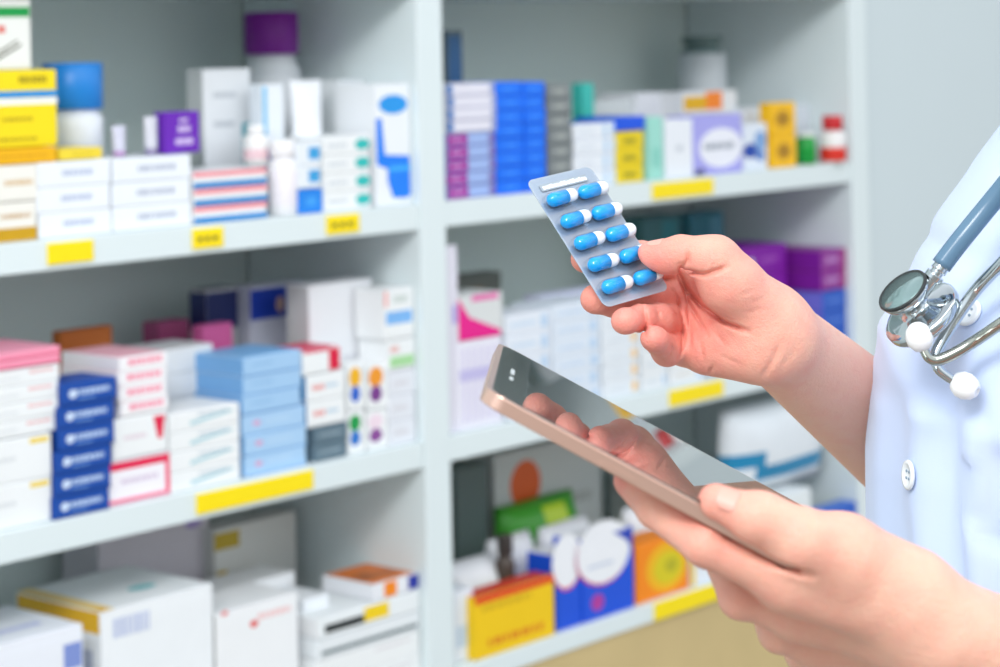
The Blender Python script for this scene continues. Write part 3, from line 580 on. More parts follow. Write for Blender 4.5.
# ------------------------------------------------------------------ right arm (palm to the camera, pinching the blister pack)
R_WR, R_EL = JR(775, 338, -2), J(950, 486, -300)
R_CH = {'index': [(690,268,-42,10.5),(641,258,-25,9.6),(607,258,-14,8.6),(584,259,-6,7.6)],
        'middle': [(690,296,-46,11),(644,299,-18,10),(615,301,-3,9.0),(595,299,5,8.2)],
        'ring': [(688,322,-40,10.5),(659,319,-4,8.6),(641,318,11,7.5),(624,321,23,6.7)],
        'little': [(688,345,-36,10.5),(667,350,-5,8.9),(659,343,11,7.0),(653,338,22,6.2)]}
F = Field(JR(555, 540, -215)-np.array([0, .02, .0]), JR(960, 215, 50)+np.array([.0, 0.01, .0]), 0.00095)
arm = F.blank()
F.cone(arm, R_WR, R_EL, .0248, .041, 0, (ZA, 1.12))
palm = arm
for a, b, r1, r2 in (((752,312,-8),(690,272,-37),15,11.5), ((756,325,-8),(690,297,-38),15,11.5), ((756,338,-6),(690,322,-36),15,11.5), ((752,351,2),(690,346,-28),15,12), ((775,338,-2),(745,330,-8),22,17)):
    F.cone(palm, JR(*a), JR(*b), r1/1e3, r2/1e3, .010)
F.cone(palm, JR(762,352,4), JR(706,349,-12), .0145, .013, .010)            # hypothenar pad
F.cone(palm, JR(766,315,2), JR(730,283,12), .0185, .0165, .012)           # thenar pad
F.cone(palm, JR(730,283,12), JR(714,262,14), .0160, .0130, .008)
total = palm
def chain(Fd, ch, k=.003, JJ=JR, sc=.00102):
    g = Fd.blank(); P = [JJ(*c[:3]) for c in ch]
    for i in range(len(P)-1): Fd.cone(g, P[i], P[i+1], ch[i][3]*sc, ch[i+1][3]*sc, k)
    return g
thumb = chain(F, [(716,259,14,13.0),(681,253,9,9.8),(651,256,3,8.2)])
F.ell(thumb, JR(668,261,5), (.0105,.0075,.009), .006)
fg = {k: chain(F, c) for k, c in R_CH.items()}
for k_, p_ in (('middle', (598,300,8)), ('ring', (627,321,24)), ('little', (655,339,20)), ('index', (590,259,-3))):
    F.ell(fg[k_], JR(*p_), (.0074,.0066,.0062), .004)
out = smin(total, thumb, .007)
for k_ in ('index', 'middle', 'ring', 'little'): out = np.minimum(out, smin(total, fg[k_], .006)) if k_ == 'index' else smin(out, smin(total, fg[k_], .006), .0012)
for pts, wd, dp in (([(678,262),(682,278),(691,296),(704,310),(722,320),(744,327)], .0013, .0042), ([(671,287),(680,303),(685,322),(684,344),(678,363)], .0011, .0018),
                    ([(684,284),(694,312),(707,334)], .0010, .0020), ([(684,246),(685,257),(680,266)], .0011, .0022), ([(680,268),(700,270.5),(707,268),(722,262)], .0014, .0032),
                    ([(710,258),(706,267)], .0009, .0012), ([(641,303),(644,316),(642,332)], .0010, .0022), ([(656,308),(660,318)], .0011, .0022), ([(774,338),(769,353),(758,374)], .0020, .0012),
                    ([(700,262),(698,269)], .0008, .0010), ([(712,330),(726,345)], .0012, .0008), ([(700,340),(703,362)], .0012, .0010), ([(786,348),(776,364)], .0020, .0005), ([(710,376),(713,362)], .0010, .0016),
                    ([(668,338),(671,348),(668,358)], .0009, .0014), ([(742,300),(762,292)], .0012, .0003), ([(738,308),(764,303)], .0012, .0003), ([(730,292),(752,283)], .0012, .0003), ([(716,352),(740,362)], .0014, .0006), ([(690,300),(692,330),(690,352)], .0008, .0010), ([(794,333),(784,356)], .0020, .0003)):
    F.groove(out, [JR(x, y, 0) for x, y in pts], wd, dp)
carve(F, out, tl, bX, bY, bZ, (0, -BL, -.0004), (BW, 0, .0086), .0008)
RV, RF = F.mesh(out)
def pinkness(V, tips, centre, rad, base):
    p = np.full(len(V), 0.0)
    for t in tips: p = np.maximum(p, 0.95*np.exp(-(np.linalg.norm(V-t, axis=1)/.016)**2))
    q = base*np.clip(1.25-np.linalg.norm(V-centre, axis=1)/rad, 0, 1)
    return np.clip(p*(1-q)+q, 0, 1)
RP = pinkness(RV, [JR(*c[-1][:3]) for c in R_CH.values()]+[JR(655,258,4)], JR(684,312,-10), .072, .85)
del arm, palm, total, thumb, fg, out
# ------------------------------------------------------------------ left arm (tablet lying in the hand, thumb over its near edge)
def JL(x, y, z): return J(x, y, z+128)
LS = .00088
L_WR, L_EL = JL(942, 633, 100), JL(1215, 745, 55)
L_CH = {'index': [(790,576,106,15.2),(706,543,107,12.0),(657,509,86,10.4),(630,481,60,8.8)],
        'middle': [(800,606,72,14.5),(741,597,74,11.5),(716,548,56,9.2),(704,520,38,8.2)],
        'ring': [(822,638,48,14.5),(780,631,54,11.5),(756,585,34,9),(730,555,18,8)],
        'little': [(842,662,24,13.5),(806,655,30,10.5),(780,620,16,8),(760,590,4,7)]}
F = Field(JL(590, 800, -40), JL(1080, 455, 145), 0.0011)
arm = F.blank()
F.cone(arm, L_WR, L_EL, .0212, .040, 0)
for a, b, r1, r2 in (((912,608,100),(790,577,102),20,16), ((915,628,82),(800,610,72),19,14), ((918,645,62),(822,638,48),18,13.5), ((922,655,45),(842,662,24),17,12.5), ((945,634,99),(905,622,90),21,22)):
    F.cone(arm, JL(*a), JL(*b), r1*LS, r2*LS, .012)
F.cone(arm, JL(905,594,102), JL(842,556,106), .0195, .0158, .010)
F.cone(arm, JL(842,556,110), JL(802,541,118), .0152, .0120, .008)
thumb = chain(F, [(802,541,118,12.4),(756,518,118,10.8),(716,502,114,9.3)], .003, JL, LS)
F.ell(thumb, JL(762,518,119), (.013,.0112,.0112), .006)
fg = {k: chain(F, c, .003, JL, LS) for k, c in L_CH.items()}
out = smin(arm, thumb, .012)
for k_ in ('index', 'middle', 'ring', 'little'): out = smin(out, smin(arm, fg[k_], .012), .0045)
for pts, wd, dp in (([(716,526),(738,540),(764,551),(790,558),(803,562)], .0018, .0042), ([(758,500),(756,510)], .0012, .0005), ([(768,500),(768,512)], .0012, .0004), ([(690,523),(692,534)], .0012, .0004), ([(640,505),(648,512)], .001, .0004)):
    F.groove(out, [JL(x, y, 100) for x, y in pts], wd, dp)
carve(F, out, pnl, tX, tY, tZ, (0, 0, -TT), (TL_, TW_, .0006), .0010)
LV, LF = F.mesh(out)
LP = pinkness(LV, [JL(*c[-1][:3]) for c in L_CH.values()]+[JL(712,500,106)], JL(720,545,95), .085, .30)
del arm, thumb, fg, out
# ------------------------------------------------------------------ torso, upper arms, neck and head (under the coat, mostly outside the picture)
FX, FZ, TA, TB = -.87, .49, .12, .16
fdir = np.array([FX, 0, FZ]); sdir = np.array([FZ, 0, -FX])             # chest direction and the side towards the camera
SIL_H = math.sqrt((TA*FX)**2+(TB*FZ)**2)
sil_off = fdir*(TA*TA*(-FX)/SIL_H)+sdir*(TB*TB*(-FZ)/SIL_H)
PROF = [(-120,1105,.36),(-60,1092,.42),(0,1072,.62),(40,1050,.80),(90,1034,.92),(125,1009,.95),(160,983,.98),(205,957,1),(240,935,1),(290,907,1),(330,889,1),(370,877,1),(400,872,1),(460,868,1),(540,869,1),(620,871,1.0),(760,874,1.02),(900,868,1.08),(1100,860,1.14)]
def prof(py):
    for a, b in zip(PROF[:-1], PROF[1:]):
        if a[0] <= py <= b[0]:
            t = (py-a[0])/(b[0]-a[0]); return a[1]+(b[1]-a[1])*t, a[2]+(b[2]-a[2])*t
    return PROF[-1][1:] if py > 0 else PROF[0][1:]
def centre(py):
    x, sc = prof(py); return J(x, py, -92)-sil_off*sc, sc
F = Field(J(840, 1000, -420), J(1420, -520, 190), 0.006)
body = F.blank()
lv = [centre(py) for py in range(20, 900, 60)]
for (c, sc) in lv: F.ell(body, c, (.088*sc, .05, .125*sc), .02, np.array([fdir, [0, 1, 0], sdir]))
NK = centre(-60)[0]; HD = NK+np.array([-.035, .165, .02])
R_SH = centre(70)[0]-sdir*.15+np.array([.13, -.05, 0]); L_SH = centre(70)[0]+sdir*.155+np.array([0, -.01, 0])
F.cone(body, centre(60)[0], NK+np.array([-.01, .06, .0]), .06, .055, .04)
F.cone(body, R_SH, R_EL, .042, .038, .02); F.cone(body, L_SH, L_EL, .052, .042, .02)
F.cone(body, R_EL, R_EL+(R_WR-R_EL)*.45, .039, .0305, .01); F.cone(body, L_EL, L_EL+(L_WR-L_EL)*.55, .041, .029, .01)
F.ell(body, HD, (.093, .115, .075), .03, np.array([fdir, [0, 1, 0], sdir])); F.ell(body, HD+fdir*.03-np.array([0, .055, 0]), (.058, .06, .056), .03)
F.cone(body, HD+fdir*.086+np.array([0, .005, 0]), HD+fdir*.104-np.array([0, .03, 0]), .008, .0125, .01)
for sg in (-1, 1): F.ell(body, HD+sdir*.077*sg-np.array([0, .012, 0]), (.018, .032, .010), .004, np.array([fdir, [0, 1, 0], sdir]))
TV, TF = F.mesh(body); TP = np.full(len(TV), .1); del body
V = to_world(np.concatenate([RV, LV, TV])); ORG = Vector((V[:, 0].mean(), V[:, 1].mean(), 0.0))
person = empty('person', ORG, 'person in a pale blue-white coat holding capsules and a tablet, stethoscope on the chest', 'person')
def skin_mesh(name, V, F_, pink, parent):
    me = bpy.data.meshes.new(name); n, m = len(V), len(F_)
    me.vertices.add(n); me.vertices.foreach_set('co', (V-np.array(ORG)).astype(np.float32).ravel())
    me.loops.add(m*4); me.loops.foreach_set('vertex_index', F_.astype(np.int32).ravel())
    me.polygons.add(m); me.polygons.foreach_set('loop_start', (np.arange(m)*4).astype(np.int32)); me.polygons.foreach_set('loop_total', np.full(m, 4, np.int32))
    me.polygons.foreach_set('use_smooth', np.ones(m, bool))
    a = me.attributes.new('pink', 'FLOAT', 'POINT'); a.data.foreach_set('value', pink.astype(np.float32))
    me.update(calc_edges=True); me.validate(); me.materials.append(SKIN)
    return link(name, me, parent)
body_o = skin_mesh('body', V, np.concatenate([RF, LF+len(RV), TF+len(RV)+len(LV)]), np.concatenate([RP, LP, TP]), person)
NAIL = mat('e6a596', 0.38, var=.03, spec=.5)
def nail(p0, p1, r0, r1, nrm, half, lo, hi):
    """fingernail curved over the finger tip; p0 joint, p1 tip, nrm where it faces"""
    ax = (p1-p0); L = np.linalg.norm(ax); ax /= L; nrm = nrm-ax*np.dot(nrm, ax); nrm /= np.linalg.norm(nrm); bi = np.cross(ax, nrm)
    b = bmesh.new(); N, M = 12, 10; g = []
    for j in range(M+1):
        t = lo+(hi-lo)*j/M; row = []
        tt = j/M; wd = half*math.sqrt(max(0, 1-max(0, (tt-.55)/.47)**2.4))*(1-.25*max(0, (.25-tt)/.25)**2)
        r = (r0+(r1-r0)*min(t, 1))
        for i in range(N+1):
            ph = wd*(2*i/N-1)
            over = max(0, t-1)*L; rr = math.sqrt(max(1e-9, r*r-over*over*.8))
            q = p0+ax*(t*L)+(nrm*math.cos(ph)+bi*math.sin(ph))*(rr+.0002)
            row.append(b.verts.new(Vector(to_world(q))-ORG))
        g.append(row)
    for j in range(M):
        for i in range(N): b.faces.new((g[j][i], g[j][i+1], g[j+1][i+1], g[j+1][i])).smooth = True
    o = bm_obj('fingernail', b, NAIL, body_o)
    sd = o.modifiers.new('thickness', 'SOLIDIFY'); sd.thickness = .0005; sd.offset = 0
nail(JL(756,518,118), JL(716,502,114), .0098, .0085, np.array([-.1, .60, .80]), .64, .50, 1.03)
nail(JR(681,253,9), JR(651,256,3), .0098, .0082, np.array([-.25, .9, .22]), .5, .52, 1.03)
# hair
bm = bmesh.new(); 
c_h = Vector(to_world(HD))-ORG
bmesh.ops.create_uvsphere(bm, u_segments=40, v_segments=24, radius=1.0)
MB = np.array([fdir, [0, 1, 0], sdir])
for v in list(bm.verts):
    q = np.array(v.co); u = np.array([q[0], q[2], q[1]])
    loc = MB.T @ (u*np.array([.104, .124, .086]))+MB[0]*(-.012)+np.array([0, .010, 0])
    v.co = Vector(to_world(HD+loc))-ORG; v.tag = (u[0] > .34+.25*max(0, u[1]) and u[1] < .50+.10*math.sin(u[2]*9)) or u[1] < -.45
bmesh.ops.delete(bm, geom=[v for v in bm.verts if v.tag], context='VERTS')
for f in bm.faces: f.smooth = True
hair = bm_obj('hair', bm, mat('2a1d17', .4, var=.3, scale=200), person)
sd = hair.modifiers.new('thickness', 'SOLIDIFY'); sd.thickness = .006; sd.offset = -1
def face_bit(name, c, rad, m, parent):
    b = bmesh.new(); bmesh.ops.create_uvsphere(b, u_segments=16, v_segments=10, radius=1.0)
    for v in b.verts:
        q = np.array(v.co); v.co = Vector(to_world(c+MB.T @ (q*np.array(rad))))-ORG
    return bm_obj(name, b, m, parent, smooth=True)
for sg in (-1, 1):
    e = HD+fdir*.082+sdir*.031*sg+np.array([0, .004, 0])
    eye = face_bit('eye', e, (.007, .0065, .0125), mat('f2f0ec', .2), body_o)
    face_bit('iris', e+fdir*.0050, (.003, .0050, .0052), mat('3a2a20', .15), eye)
    face_bit('eyebrow', HD+fdir*.086+sdir*.032*sg+np.array([0, .024, 0]), (.006, .0032, .017), mat('2a1d17', .5), body_o)
face_bit('lips', HD+fdir*.084-np.array([0, .064, 0]), (.008, .0060, .021), mat('c9746c', .4), body_o)
TROU = mat('3f4a5c', .8, var=.08, scale=50); SHOE = mat('e2e4e6', .5)
hipc = to_world(centre(980)[0]); fw_ = fdir @ BX; sd_ = sdir @ BX
tr = bmesh.new()
for sg in (-1, 1):
    top = Vector(hipc+sd_*.075*sg); top.z -= .03; kn = Vector(hipc+sd_*.085*sg+fw_*.02); kn.z = .47; an = Vector(hipc+sd_*.09*sg); an.z = .085
    tube(tr, [top-ORG, (top+kn)/2-ORG, kn-ORG, an-ORG], [.098, .085, .066, .058], n=28)
    b = bmesh.new(); rings = []
    for k in range(11):
        t = k/10; wd = .044*math.sin(math.pi*(.12+.80*t))**.5; hh = .085*(1-t)**1.1*.75+.028*math.sin(math.pi*min(1, .1+.9*t))**.4
        cc = Vector(hipc+sd_*.09*sg+fw_*(-.085+.27*t)); cc.z = .002
        rings.append([b.verts.new(cc+Vector(sd_)*(wd*math.cos(a))+Vector((0, 0, max(0, hh*math.sin(a))))-ORG) for a in [2*math.pi*i/20 for i in range(20)]])
    for p_, q_ in zip(rings[:-1], rings[1:]):
        for i in range(20): b.faces.new((p_[i], p_[(i+1) % 20], q_[(i+1) % 20], q_[i])).smooth = True
    b.faces.new(rings[0][::-1]); b.faces.new(rings[-1]); bm_obj('shoe', b, SHOE, person)
bm_obj('trousers', tr, TROU, person)
# ------------------------------------------------------------------ coat
def coat_mat():
    m = mat('c9daf9', 0.75, var=.02, scale=30, spec=.2); b = m.node_tree.nodes['Principled BSDF']
    b.inputs['Sheen Weight'].default_value = .2
    nt = m.node_tree; tc = nt.nodes.new('ShaderNodeTexCoord'); wv = nt.nodes.new('ShaderNodeTexNoise'); wv.inputs['Scale'].default_value = 900
    bp = nt.nodes.new('ShaderNodeBump'); bp.inputs['Strength'].default_value = .15; bp.inputs['Distance'].default_value = .0003
    nt.links.new(tc.outputs['Object'], wv.inputs['Vector']); nt.links.new(wv.outputs['Fac'], bp.inputs['Height']); nt.links.new(bp.outputs[0], b.inputs['Normal'])
    return m
COAT = coat_mat()
def seg_dist(px, py, pts):
    best = 1e9
    for (ax, ay), (bx, by) in zip(pts[:-1], pts[1:]):
        t = max(0, min(1, ((px-ax)*(bx-ax)+(py-ay)*(by-ay))/((bx-ax)**2+(by-ay)**2+1e-9)))
        best = min(best, math.hypot(px-ax-t*(bx-ax), py-ay-t*(by-ay)))
    return best
FOLDS = [([(925,395),(922,470),(932,560),(940,640)], 13, 2.6), ([(948,360),(950,440),(958,540),(966,650)], 12, -2.4), ([(980,400),(976,470),(985,560),(1000,660)], 12, 3.0),
         ([(1010,420),(996,470),(1006,560)], 10, -2.6), ([(972,430),(976,470),(990,492),(1012,505)], 6, -2.2), ([(890,330),(905,360),(935,390)], 16, 1.6), ([(905,250),(950,215),(1000,180)], 16, 1.5),
         ([(882,400),(880,470),(884,560)], 7, .8), ([(960,280),(990,350),(1010,400)], 18, 1.8), ([(930,240),(975,250),(1010,240)], 12, -1.2)]
def pixel_of(loc):
    q = Vector(to_world(loc))-CAM; d = q.dot(FW); return 500+FPX*q.dot(RT)/d, HZ-FPX*q.dot(UP)/d
bm = bmesh.new(); NT, rings = 150, []
for iy in range(0, 150):
    py = -58+iy*(1040+58)/149; c, sc = centre(py); row = []
    for it in range(NT):
        th = 2*math.pi*it/NT
        p = c+fdir*TA*sc*math.cos(th)+sdir*TB*sc*math.sin(th)
        nrm = fdir*math.cos(th)/TA+sdir*math.sin(th)/TB; nrm /= np.linalg.norm(nrm)
        px, _ = pixel_of(p); dsp = 0
        if nrm[2] > -.2:
            for pts, wd, am in FOLDS:
                dd = seg_dist(px, py, pts)
                if dd < wd*3: dsp += 2.5*am*math.exp(-(dd/wd)**2)
        dsp += 1.2*math.sin(th*9+py*.012)*min(1, abs(math.sin(th*.5))*2)*(1 if py > 380 else .3)
        arc = TB*math.sin(th)*sc*1000                                      # mm from the centre front
        if math.cos(th) > 0 and -19 < arc < 21: dsp += 1.6*min(1, (arc+19)/1.5)*min(1, (21-arc)/1.5)      # placket
        row.append(bm.verts.new(Vector(to_world(p+nrm*dsp/1000))-ORG))
    rings.append(row)
for a, b in zip(rings[:-1], rings[1:]):
    for i in range(NT): bm.faces.new((a[i], b[i], b[(i+1) % NT], a[(i+1) % NT])).smooth = True
# short sleeves
for sh, el, k in ((R_SH, R_EL, .82), (L_SH, L_EL, 1.0)):
    d = el-sh; tube(bm, [Vector(to_world(sh+d*t))-ORG for t in (-.05, .3, .5, .66)], [.056*k, .062*k, .061*k, .060*k], n=32, caps=False)
from mathutils.bvhtree import BVHTree
bm.normal_update(); COAT_BVH = BVHTree.FromBMesh(bm)
coat = bm_obj('coat', bm, COAT, person)
sd = coat.modifiers.new('thickness', 'SOLIDIFY'); sd.thickness = .0012; sd.offset = 0
BTN = mat('eef4f8', .25, var=.02, spec=.5); BTD = mat('8fa3b5', .5)
def coat_point(px, py, lift):
    """point on the coat's cloth in the line of sight px,py and its outward direction"""
    hit, n, _, _ = COAT_BVH.ray_cast(CAM-ORG, (at(px, py, 1.0)-CAM).normalized())
    if n.dot(at(px, py, 1.0)-CAM) > 0: n = -n
    return hit+n*lift, n
def button(px, py, lift=.0008):
    p, n = coat_point(px, py, lift)
    b = bmesh.new(); r = .0085
    lathe(b, [(.0004, .0002), (r*.75, 0), (r*.96, .0006), (r, .0015), (r*.93, .0026), (r*.72, .0027), (r*.62, .0016), (.0004, .0015)], n=36)
    for sx in (-1, 1):
        for sy in (-1, 1):
            q = bmesh.ops.create_cone(b, cap_ends=True, segments=10, radius1=.0008, radius2=.0008, depth=.0006)
            for v in q['verts']: v.co += Vector((sx*.0019, sy*.0019, .0018))
            for f in {f for v in q['verts'] for f in v.link_faces}: f.material_index = 1
    o = bm_obj('button', b, [BTN, BTD], coat); o.location = p; o.rotation_euler = n.to_track_quat('Z', 'Y').to_euler()
for px, py in ((912, 475), (970, 314), (911, 640), (910, 800)): button(px, py)
# ------------------------------------------------------------------ blister pack held in the right hand
def frame_obj(o, org, X, Y, Z):
    o.matrix_world = Matrix(((X.x, Y.x, Z.x, org.x), (X.y, Y.y, Z.y, org.y), (X.z, Y.z, Z.z, org.z), (0, 0, 0, 1)))
blister = empty('blister_pack', (0, 0, 0), 'clear blister pack of ten blue and white capsules held between thumb and fingers', 'medicine pack')
frame_obj(blister, tl, bX, bY, bZ)
def rounded(bm, x0, x1, y0, y1, z0, z1, r, n=6, mi=0):
    pts = []
    for cx, cy, a0 in ((x1-r, y1-r, 0), (x0+r, y1-r, 90), (x0+r, y0+r, 180), (x1-r, y0+r, 270)):
        for k in range(n+1):
            a = math.radians(a0+90*k/n); pts.append((cx+r*math.cos(a), cy+r*math.sin(a)))
    lo = [bm.verts.new((x, y, z0)) for x, y in pts]; hi = [bm.verts.new((x, y, z1)) for x, y in pts]
    bm.faces.new(lo[::-1]).material_index = mi; bm.faces.new(hi).material_index = mi
    for i in range(len(pts)):
        bm.faces.new((lo[i], lo[(i+1) % len(pts)], hi[(i+1) % len(pts)], hi[i])).material_index = mi
def film_mat(name, col, gl, rough=.06):
    m = bpy.data.materials.new(name); m.use_nodes = True; nt = m.node_tree; nt.nodes.clear()
    out = nt.nodes.new('ShaderNodeOutputMaterial'); mx = nt.nodes.new('ShaderNodeMixShader'); t = nt.nodes.new('ShaderNodeBsdfTransparent'); g = nt.nodes.new('ShaderNodeBsdfGlossy')
    t.inputs[0].default_value = col; g.inputs['Roughness'].default_value = rough
    lw = nt.nodes.new('ShaderNodeLayerWeight'); lw.inputs[0].default_value = .3
    pw = nt.nodes.new('ShaderNodeMath'); pw.operation = 'POWER'; pw.inputs[1].default_value = 2.2; nt.links.new(lw.outputs['Facing'], pw.inputs[0])
    ma = nt.nodes.new('ShaderNodeMath'); ma.operation = 'MULTIPLY_ADD'; ma.inputs[1].default_value = gl; ma.inputs[2].default_value = .02; ma.use_clamp = True; nt.links.new(pw.outputs[0], ma.inputs[0])
    nt.links.new(ma.outputs[0], mx.inputs[0]); nt.links.new(t.outputs[0], mx.inputs[1]); nt.links.new(g.outputs[0], mx.inputs[2]); nt.links.new(mx.outputs[0], out.inputs[0])
    return m
FILM = film_mat('clear_film', (.97, .985, 1, 1), .8)
def foil_mat():
    m = mat('b6c2cf', .3, metal=.5, var=.05, scale=120)
    return m
b = bmesh.new(); rounded(b, 0, BW, -BL, 0, -.0004, .0, .0045); foil = bm_obj('backing_foil', b, foil_mat(), blister)
b = bmesh.new(); rounded(b, .0008, BW-.0008, -BL+.0008, -.0008, .0003, .0006, .0042); film = bm_obj('clear_sheet', b, FILM, blister)
# embossed batch strip along the top edge
b = bmesh.new(); box(b, BW*.12, BW*.84, -.0098, -.0052, .0006, .0008, .0001)
emb = bm_obj('embossed_strip', b, mat('a9b4bd', .35, metal=.4), blister)
b = bmesh.new(); x = BW*.15; rr = random.Random(4)
while x < BW*.80:
    wd = rr.uniform(.0010, .0020); box(b, x, x+wd, -.0090, -.0060+rr.uniform(-.0008, 0), .0008, .0011, .0001); x += wd+.0006
bm_obj('embossed_marks', b, mat('f2f4f6', .35), emb)
BLUE = mat('00a4f0', .18, var=.04, spec=.6); CWHITE = mat('f4f6f6', .2, var=.02, spec=.6)
def capsule_mesh(L, r0, z0, n=28, dome=.95):
    """half of a capsule along x from x=0 to L with a round end"""
    b = bmesh.new(); rings = []; prof_ = [(0, r0)]+[(L-r0+r0*math.sin(a)*.999, max(r0*math.cos(a), 1e-5)) for a in [math.pi/2*k/9 for k in range(10)]]
    for x, r in prof_:
        rings.append([b.verts.new((x, r*math.cos(t), z0+r*math.sin(t))) for t in [2*math.pi*i/n for i in range(n)]])
    for k in range(len(rings)-1):
        for i in range(n): b.faces.new((rings[k][i], rings[k+1][i], rings[k+1][(i+1) % n], rings[k][(i+1) % n])).smooth = True
    b.faces.new(rings[0])
    bmesh.ops.recalc_face_normals(b, faces=b.faces[:])
    return b
def dome_mesh(L, r, h, n=40, m=8):
    b = bmesh.new(); rings = []
    for k in range(m+1):
        t = k/m; ins = r*(1-math.cos(math.asin(min(1, t))))*.9 if t < 1 else r*.9
        rad = max(r-ins, .0002); half = L/2-r; ring = []
        for i in range(n):
            a = 2*math.pi*i/n; ring.append(b.verts.new((half*(1 if math.cos(a) > 0 else -1)+rad*math.cos(a), rad*math.sin(a), .0006+h*t)))
        rings.append(ring)
    for k in range(m):
        for i in range(n): b.faces.new((rings[k][i], rings[k][(i+1) % n], rings[k+1][(i+1) % n], rings[k+1][i])).smooth = True
    b.faces.new(rings[-1])
    return b
cap_first = None
cl, cr_ = BW*.44, .0042
for row in range(5):
    for colm in range(2):
        if cap_first is None:
            root = bpy.data.objects.new('capsule', None); COL.objects.link(root); root.parent = blister; root.empty_display_size = .005
            k1 = bm_obj('capsule_cap', capsule_mesh(cl*.62, cr_, .0048), BLUE, root); k1.rotation_euler = (0, 0, math.pi); k1.location = (cl*.13, 0, 0)
            k2 = bm_obj('capsule_body', capsule_mesh(cl*.40, cr_*.93, .0048), CWHITE, root); k2.location = (cl*.12, 0, 0)
            k3 = bm_obj('blister_pocket', dome_mesh(BW*.485, .0057, .0087), FILM, root)
            cap_first = root; o = root
        else:
            o = cap_first.copy(); COL.objects.link(o); o.parent = blister
            for ch in cap_first.children:
                c_ = ch.copy(); COL.objects.link(c_); c_.parent = o
        o.location = (BW*(.255+.485*colm), -(BL*(.205+.172*row)), 0); o.rotation_euler = (0, 0, math.radians(2+random.uniform(-2, 2)))
# ------------------------------------------------------------------ tablet in the left hand
tablet = empty('tablet', (0, 0, 0), 'rose gold tablet with a dark glossy screen lying in the left hand', 'tablet')
frame_obj(tablet, pnl, tX, tY, tZ)
b = bmesh.new(); rounded(b, 0, TL_, 0, TW_, -TT, 0, .011, n=10)
es = [e for e in b.edges if abs(e.verts[0].co.z-e.verts[1].co.z) < 1e-6 and len(e.link_faces) == 2]
bmesh.ops.bevel(b, geom=es, offset=.0030, segments=5, affect='EDGES', profile=.5)
for f in b.faces: f.smooth = len(f.verts) == 4
ROSE = mat('e6bfae', .28, metal=.88, var=.02, scale=200)
bm_obj('housing', b, ROSE, tablet)
def screen_mat(col, rough, ior):
    m = mat(col, rough, var=.01); bs = m.node_tree.nodes['Principled BSDF']; bs.inputs['IOR'].default_value = ior; bs.inputs['Specular IOR Level'].default_value = .5
    return m
b = bmesh.new(); rounded(b, .0028, TL_-.0028, .0028, TW_-.0028, -.0002, .0003, .009, n=10)
bez = bm_obj('front_glass', b, screen_mat('4f5553', .06, 2.2), tablet)
b = bmesh.new(); rounded(b, .0190, TL_-.0170, .0050, TW_-.0050, .0003, .00045, .001, n=3)
bm_obj('display', b, mat('969c9b', .012, metal=.85, var=.01), tablet)
b = bmesh.new(); 
for yy, ww in ((.066, .009), (.086, .017)):
    rounded(b, .0095, .0115, yy, yy+ww, .0003, .00055, .0009, n=4)
bm_obj('front_sensor', b, mat('c9d0d0', .3), tablet)
b = bmesh.new(); rounded(b, .060, .078, -.0004, .0006, -.0058, -.0036, .0003, n=3); bm_obj('side_button', b, ROSE, tablet)
# ------------------------------------------------------------------ stethoscope hanging from the neck
CH = mat('bcc4c8', .10, metal=1.0, var=.02); DARK = mat('2a2f30', .3); TUB = mat('5c7d97', .22, var=.05, spec=.5); EAR = mat('f2f5f6', .3, var=.02); BRZ = mat('a9aca4', .16, metal=1.0)
dc = Vector(to_world(J(921, 313, 20)))
steth = empty('stethoscope', dc, 'chrome stethoscope with blue-grey tube hanging over the chest of the coat', 'stethoscope')
ax_l = np.array([-.62, .72, .30]); nA = Vector(ax_l @ BX).normalized()
def st(name, b, m, parent=None):
    return bm_obj(name, b, m, parent or steth)
def orient(o, p, n): o.location = p-dc; o.rotation_euler = n.to_track_quat('Z', 'Y').to_euler()
b = bmesh.new(); lathe(b, [(.0004, -.0052), (.0200, -.0050), (.0218, -.0040), (.0225, -.0026), (.0226, .0004), (.0212, .0018), (.0180, .0028), (.0115, .0040), (.0080, .0056), (.0074, .0080), (.0086, .0095), (.0115, .0110), (.0137, .0130), (.0146, .0150), (.0146, .0168), (.0004, .0170)], n=56)
cp = st('chest_piece', b, CH); orient(cp, dc, nA)
b = bmesh.new(); lathe(b, [(.0136, .0167), (.0148, .0164), (.0153, .0174), (.0150, .0184), (.0139, .0184), (.0134, .0176)], n=56); rim = st('bell_rim', b, DARK, cp)
b = bmesh.new(); lathe(b, [(.0004, .0178), (.0137, .0179), (.0138, .0174), (.0004, .0174)], n=56); st('bell_membrane', b, mat('8fa8a8', .10, metal=.6), cp)
b = bmesh.new(); lathe(b, [(.0004, -.0060), (.0195, -.0058), (.0200, -.0050), (.0004, -.0048)], n=56); st('diaphragm', b, mat('d9dcd8', .3), cp)
def W(px, py, z): return Vector(to_world(J(px, py, z-7)))-dc
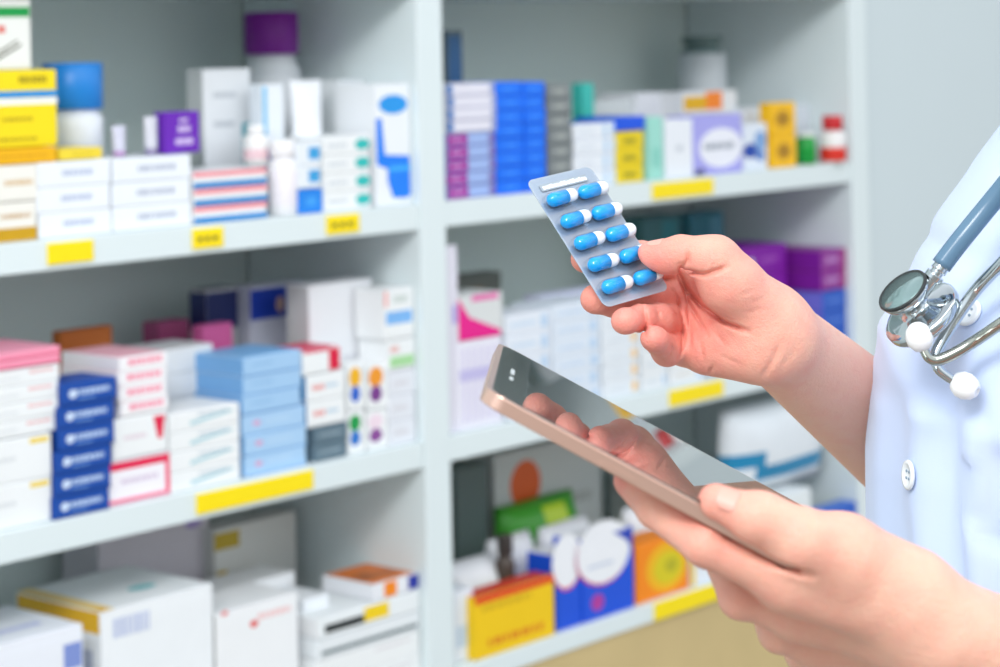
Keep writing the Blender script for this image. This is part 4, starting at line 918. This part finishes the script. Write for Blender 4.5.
s0 = nA*.0065
b = bmesh.new(); tube(b, [s0, W(928, 284, 32), W(935, 275, 33), W(941, 267, 33)], [.0040, .0040, .0036, .0036], n=18); tube(b, [W(932, 279, 32.5), W(936, 274, 33)], [.0052, .0052], n=18); tube(b, [W(938, 271, 33), W(945, 262, 33)], [.0046, .0042], n=18)
st('stem', b, CH)
b = bmesh.new(); tube(b, [W(941, 266, 33), W(960, 241, 33), W(1000, 192, 34), W(1050, 130, 52), W(1095, 70, 72), W(1140, 10, 76), W(1190, -40, 60), W(1240, -62, 20)], .0056, n=20); st('tubing', b, TUB)
b = bmesh.new(); tube(b, [W(1040, 222, 60), W(1003, 262, 50), W(978, 288, 38), W(958, 315, 36), W(944, 338, 36), W(936, 354, 38), W(938, 368, 40), W(948, 377, 40), W(955, 381, 40)], [.0034]*4+[.0032]*2+[.0028]*3, n=16); bt1 = st('binaural_tube', b, CH)
b = bmesh.new(); tube(b, [W(1050, 290, 66), W(1000, 324, 56), W(975, 341, 49), W(955, 353, 47), W(938, 360, 46), W(929, 358, 46), W(924, 350, 45), W(922, 345, 44)], [.0032]*5+[.0026]*3, n=16); bt2 = st('binaural_tube', b, BRZ)
def eartip(p, n, parent):
    b = bmesh.new(); lathe(b, [(.0030, -.0060), (.0052, -.0050), (.0072, -.0015), (.0074, .0022), (.0060, .0062), (.0036, .0086), (.0016, .0090), (.0012, .0078), (.0004, .0076)], n=32)
    o = st('ear_tip', b, EAR, parent); o.location = p; o.rotation_euler = n.to_track_quat('Z', 'Y').to_euler()
eartip(W(920, 339, 44), Vector(np.array([-.35, .9, .25]) @ BX), bt2)
eartip(W(963, 385, 41), Vector(np.array([.75, -.3, .58]) @ BX), bt1)
b = bmesh.new(); tube(b, [W(1040, 222, 60), W(1080, 215, 76), W(1120, 160, 90), W(1165, 70, 100), W(1215, 0, 90)], .0052, n=18); tube(b, [W(1050, 290, 66), W(1085, 255, 74), W(1080, 215, 76)], .0048, n=18); st('yoke_tubing', b, TUB)
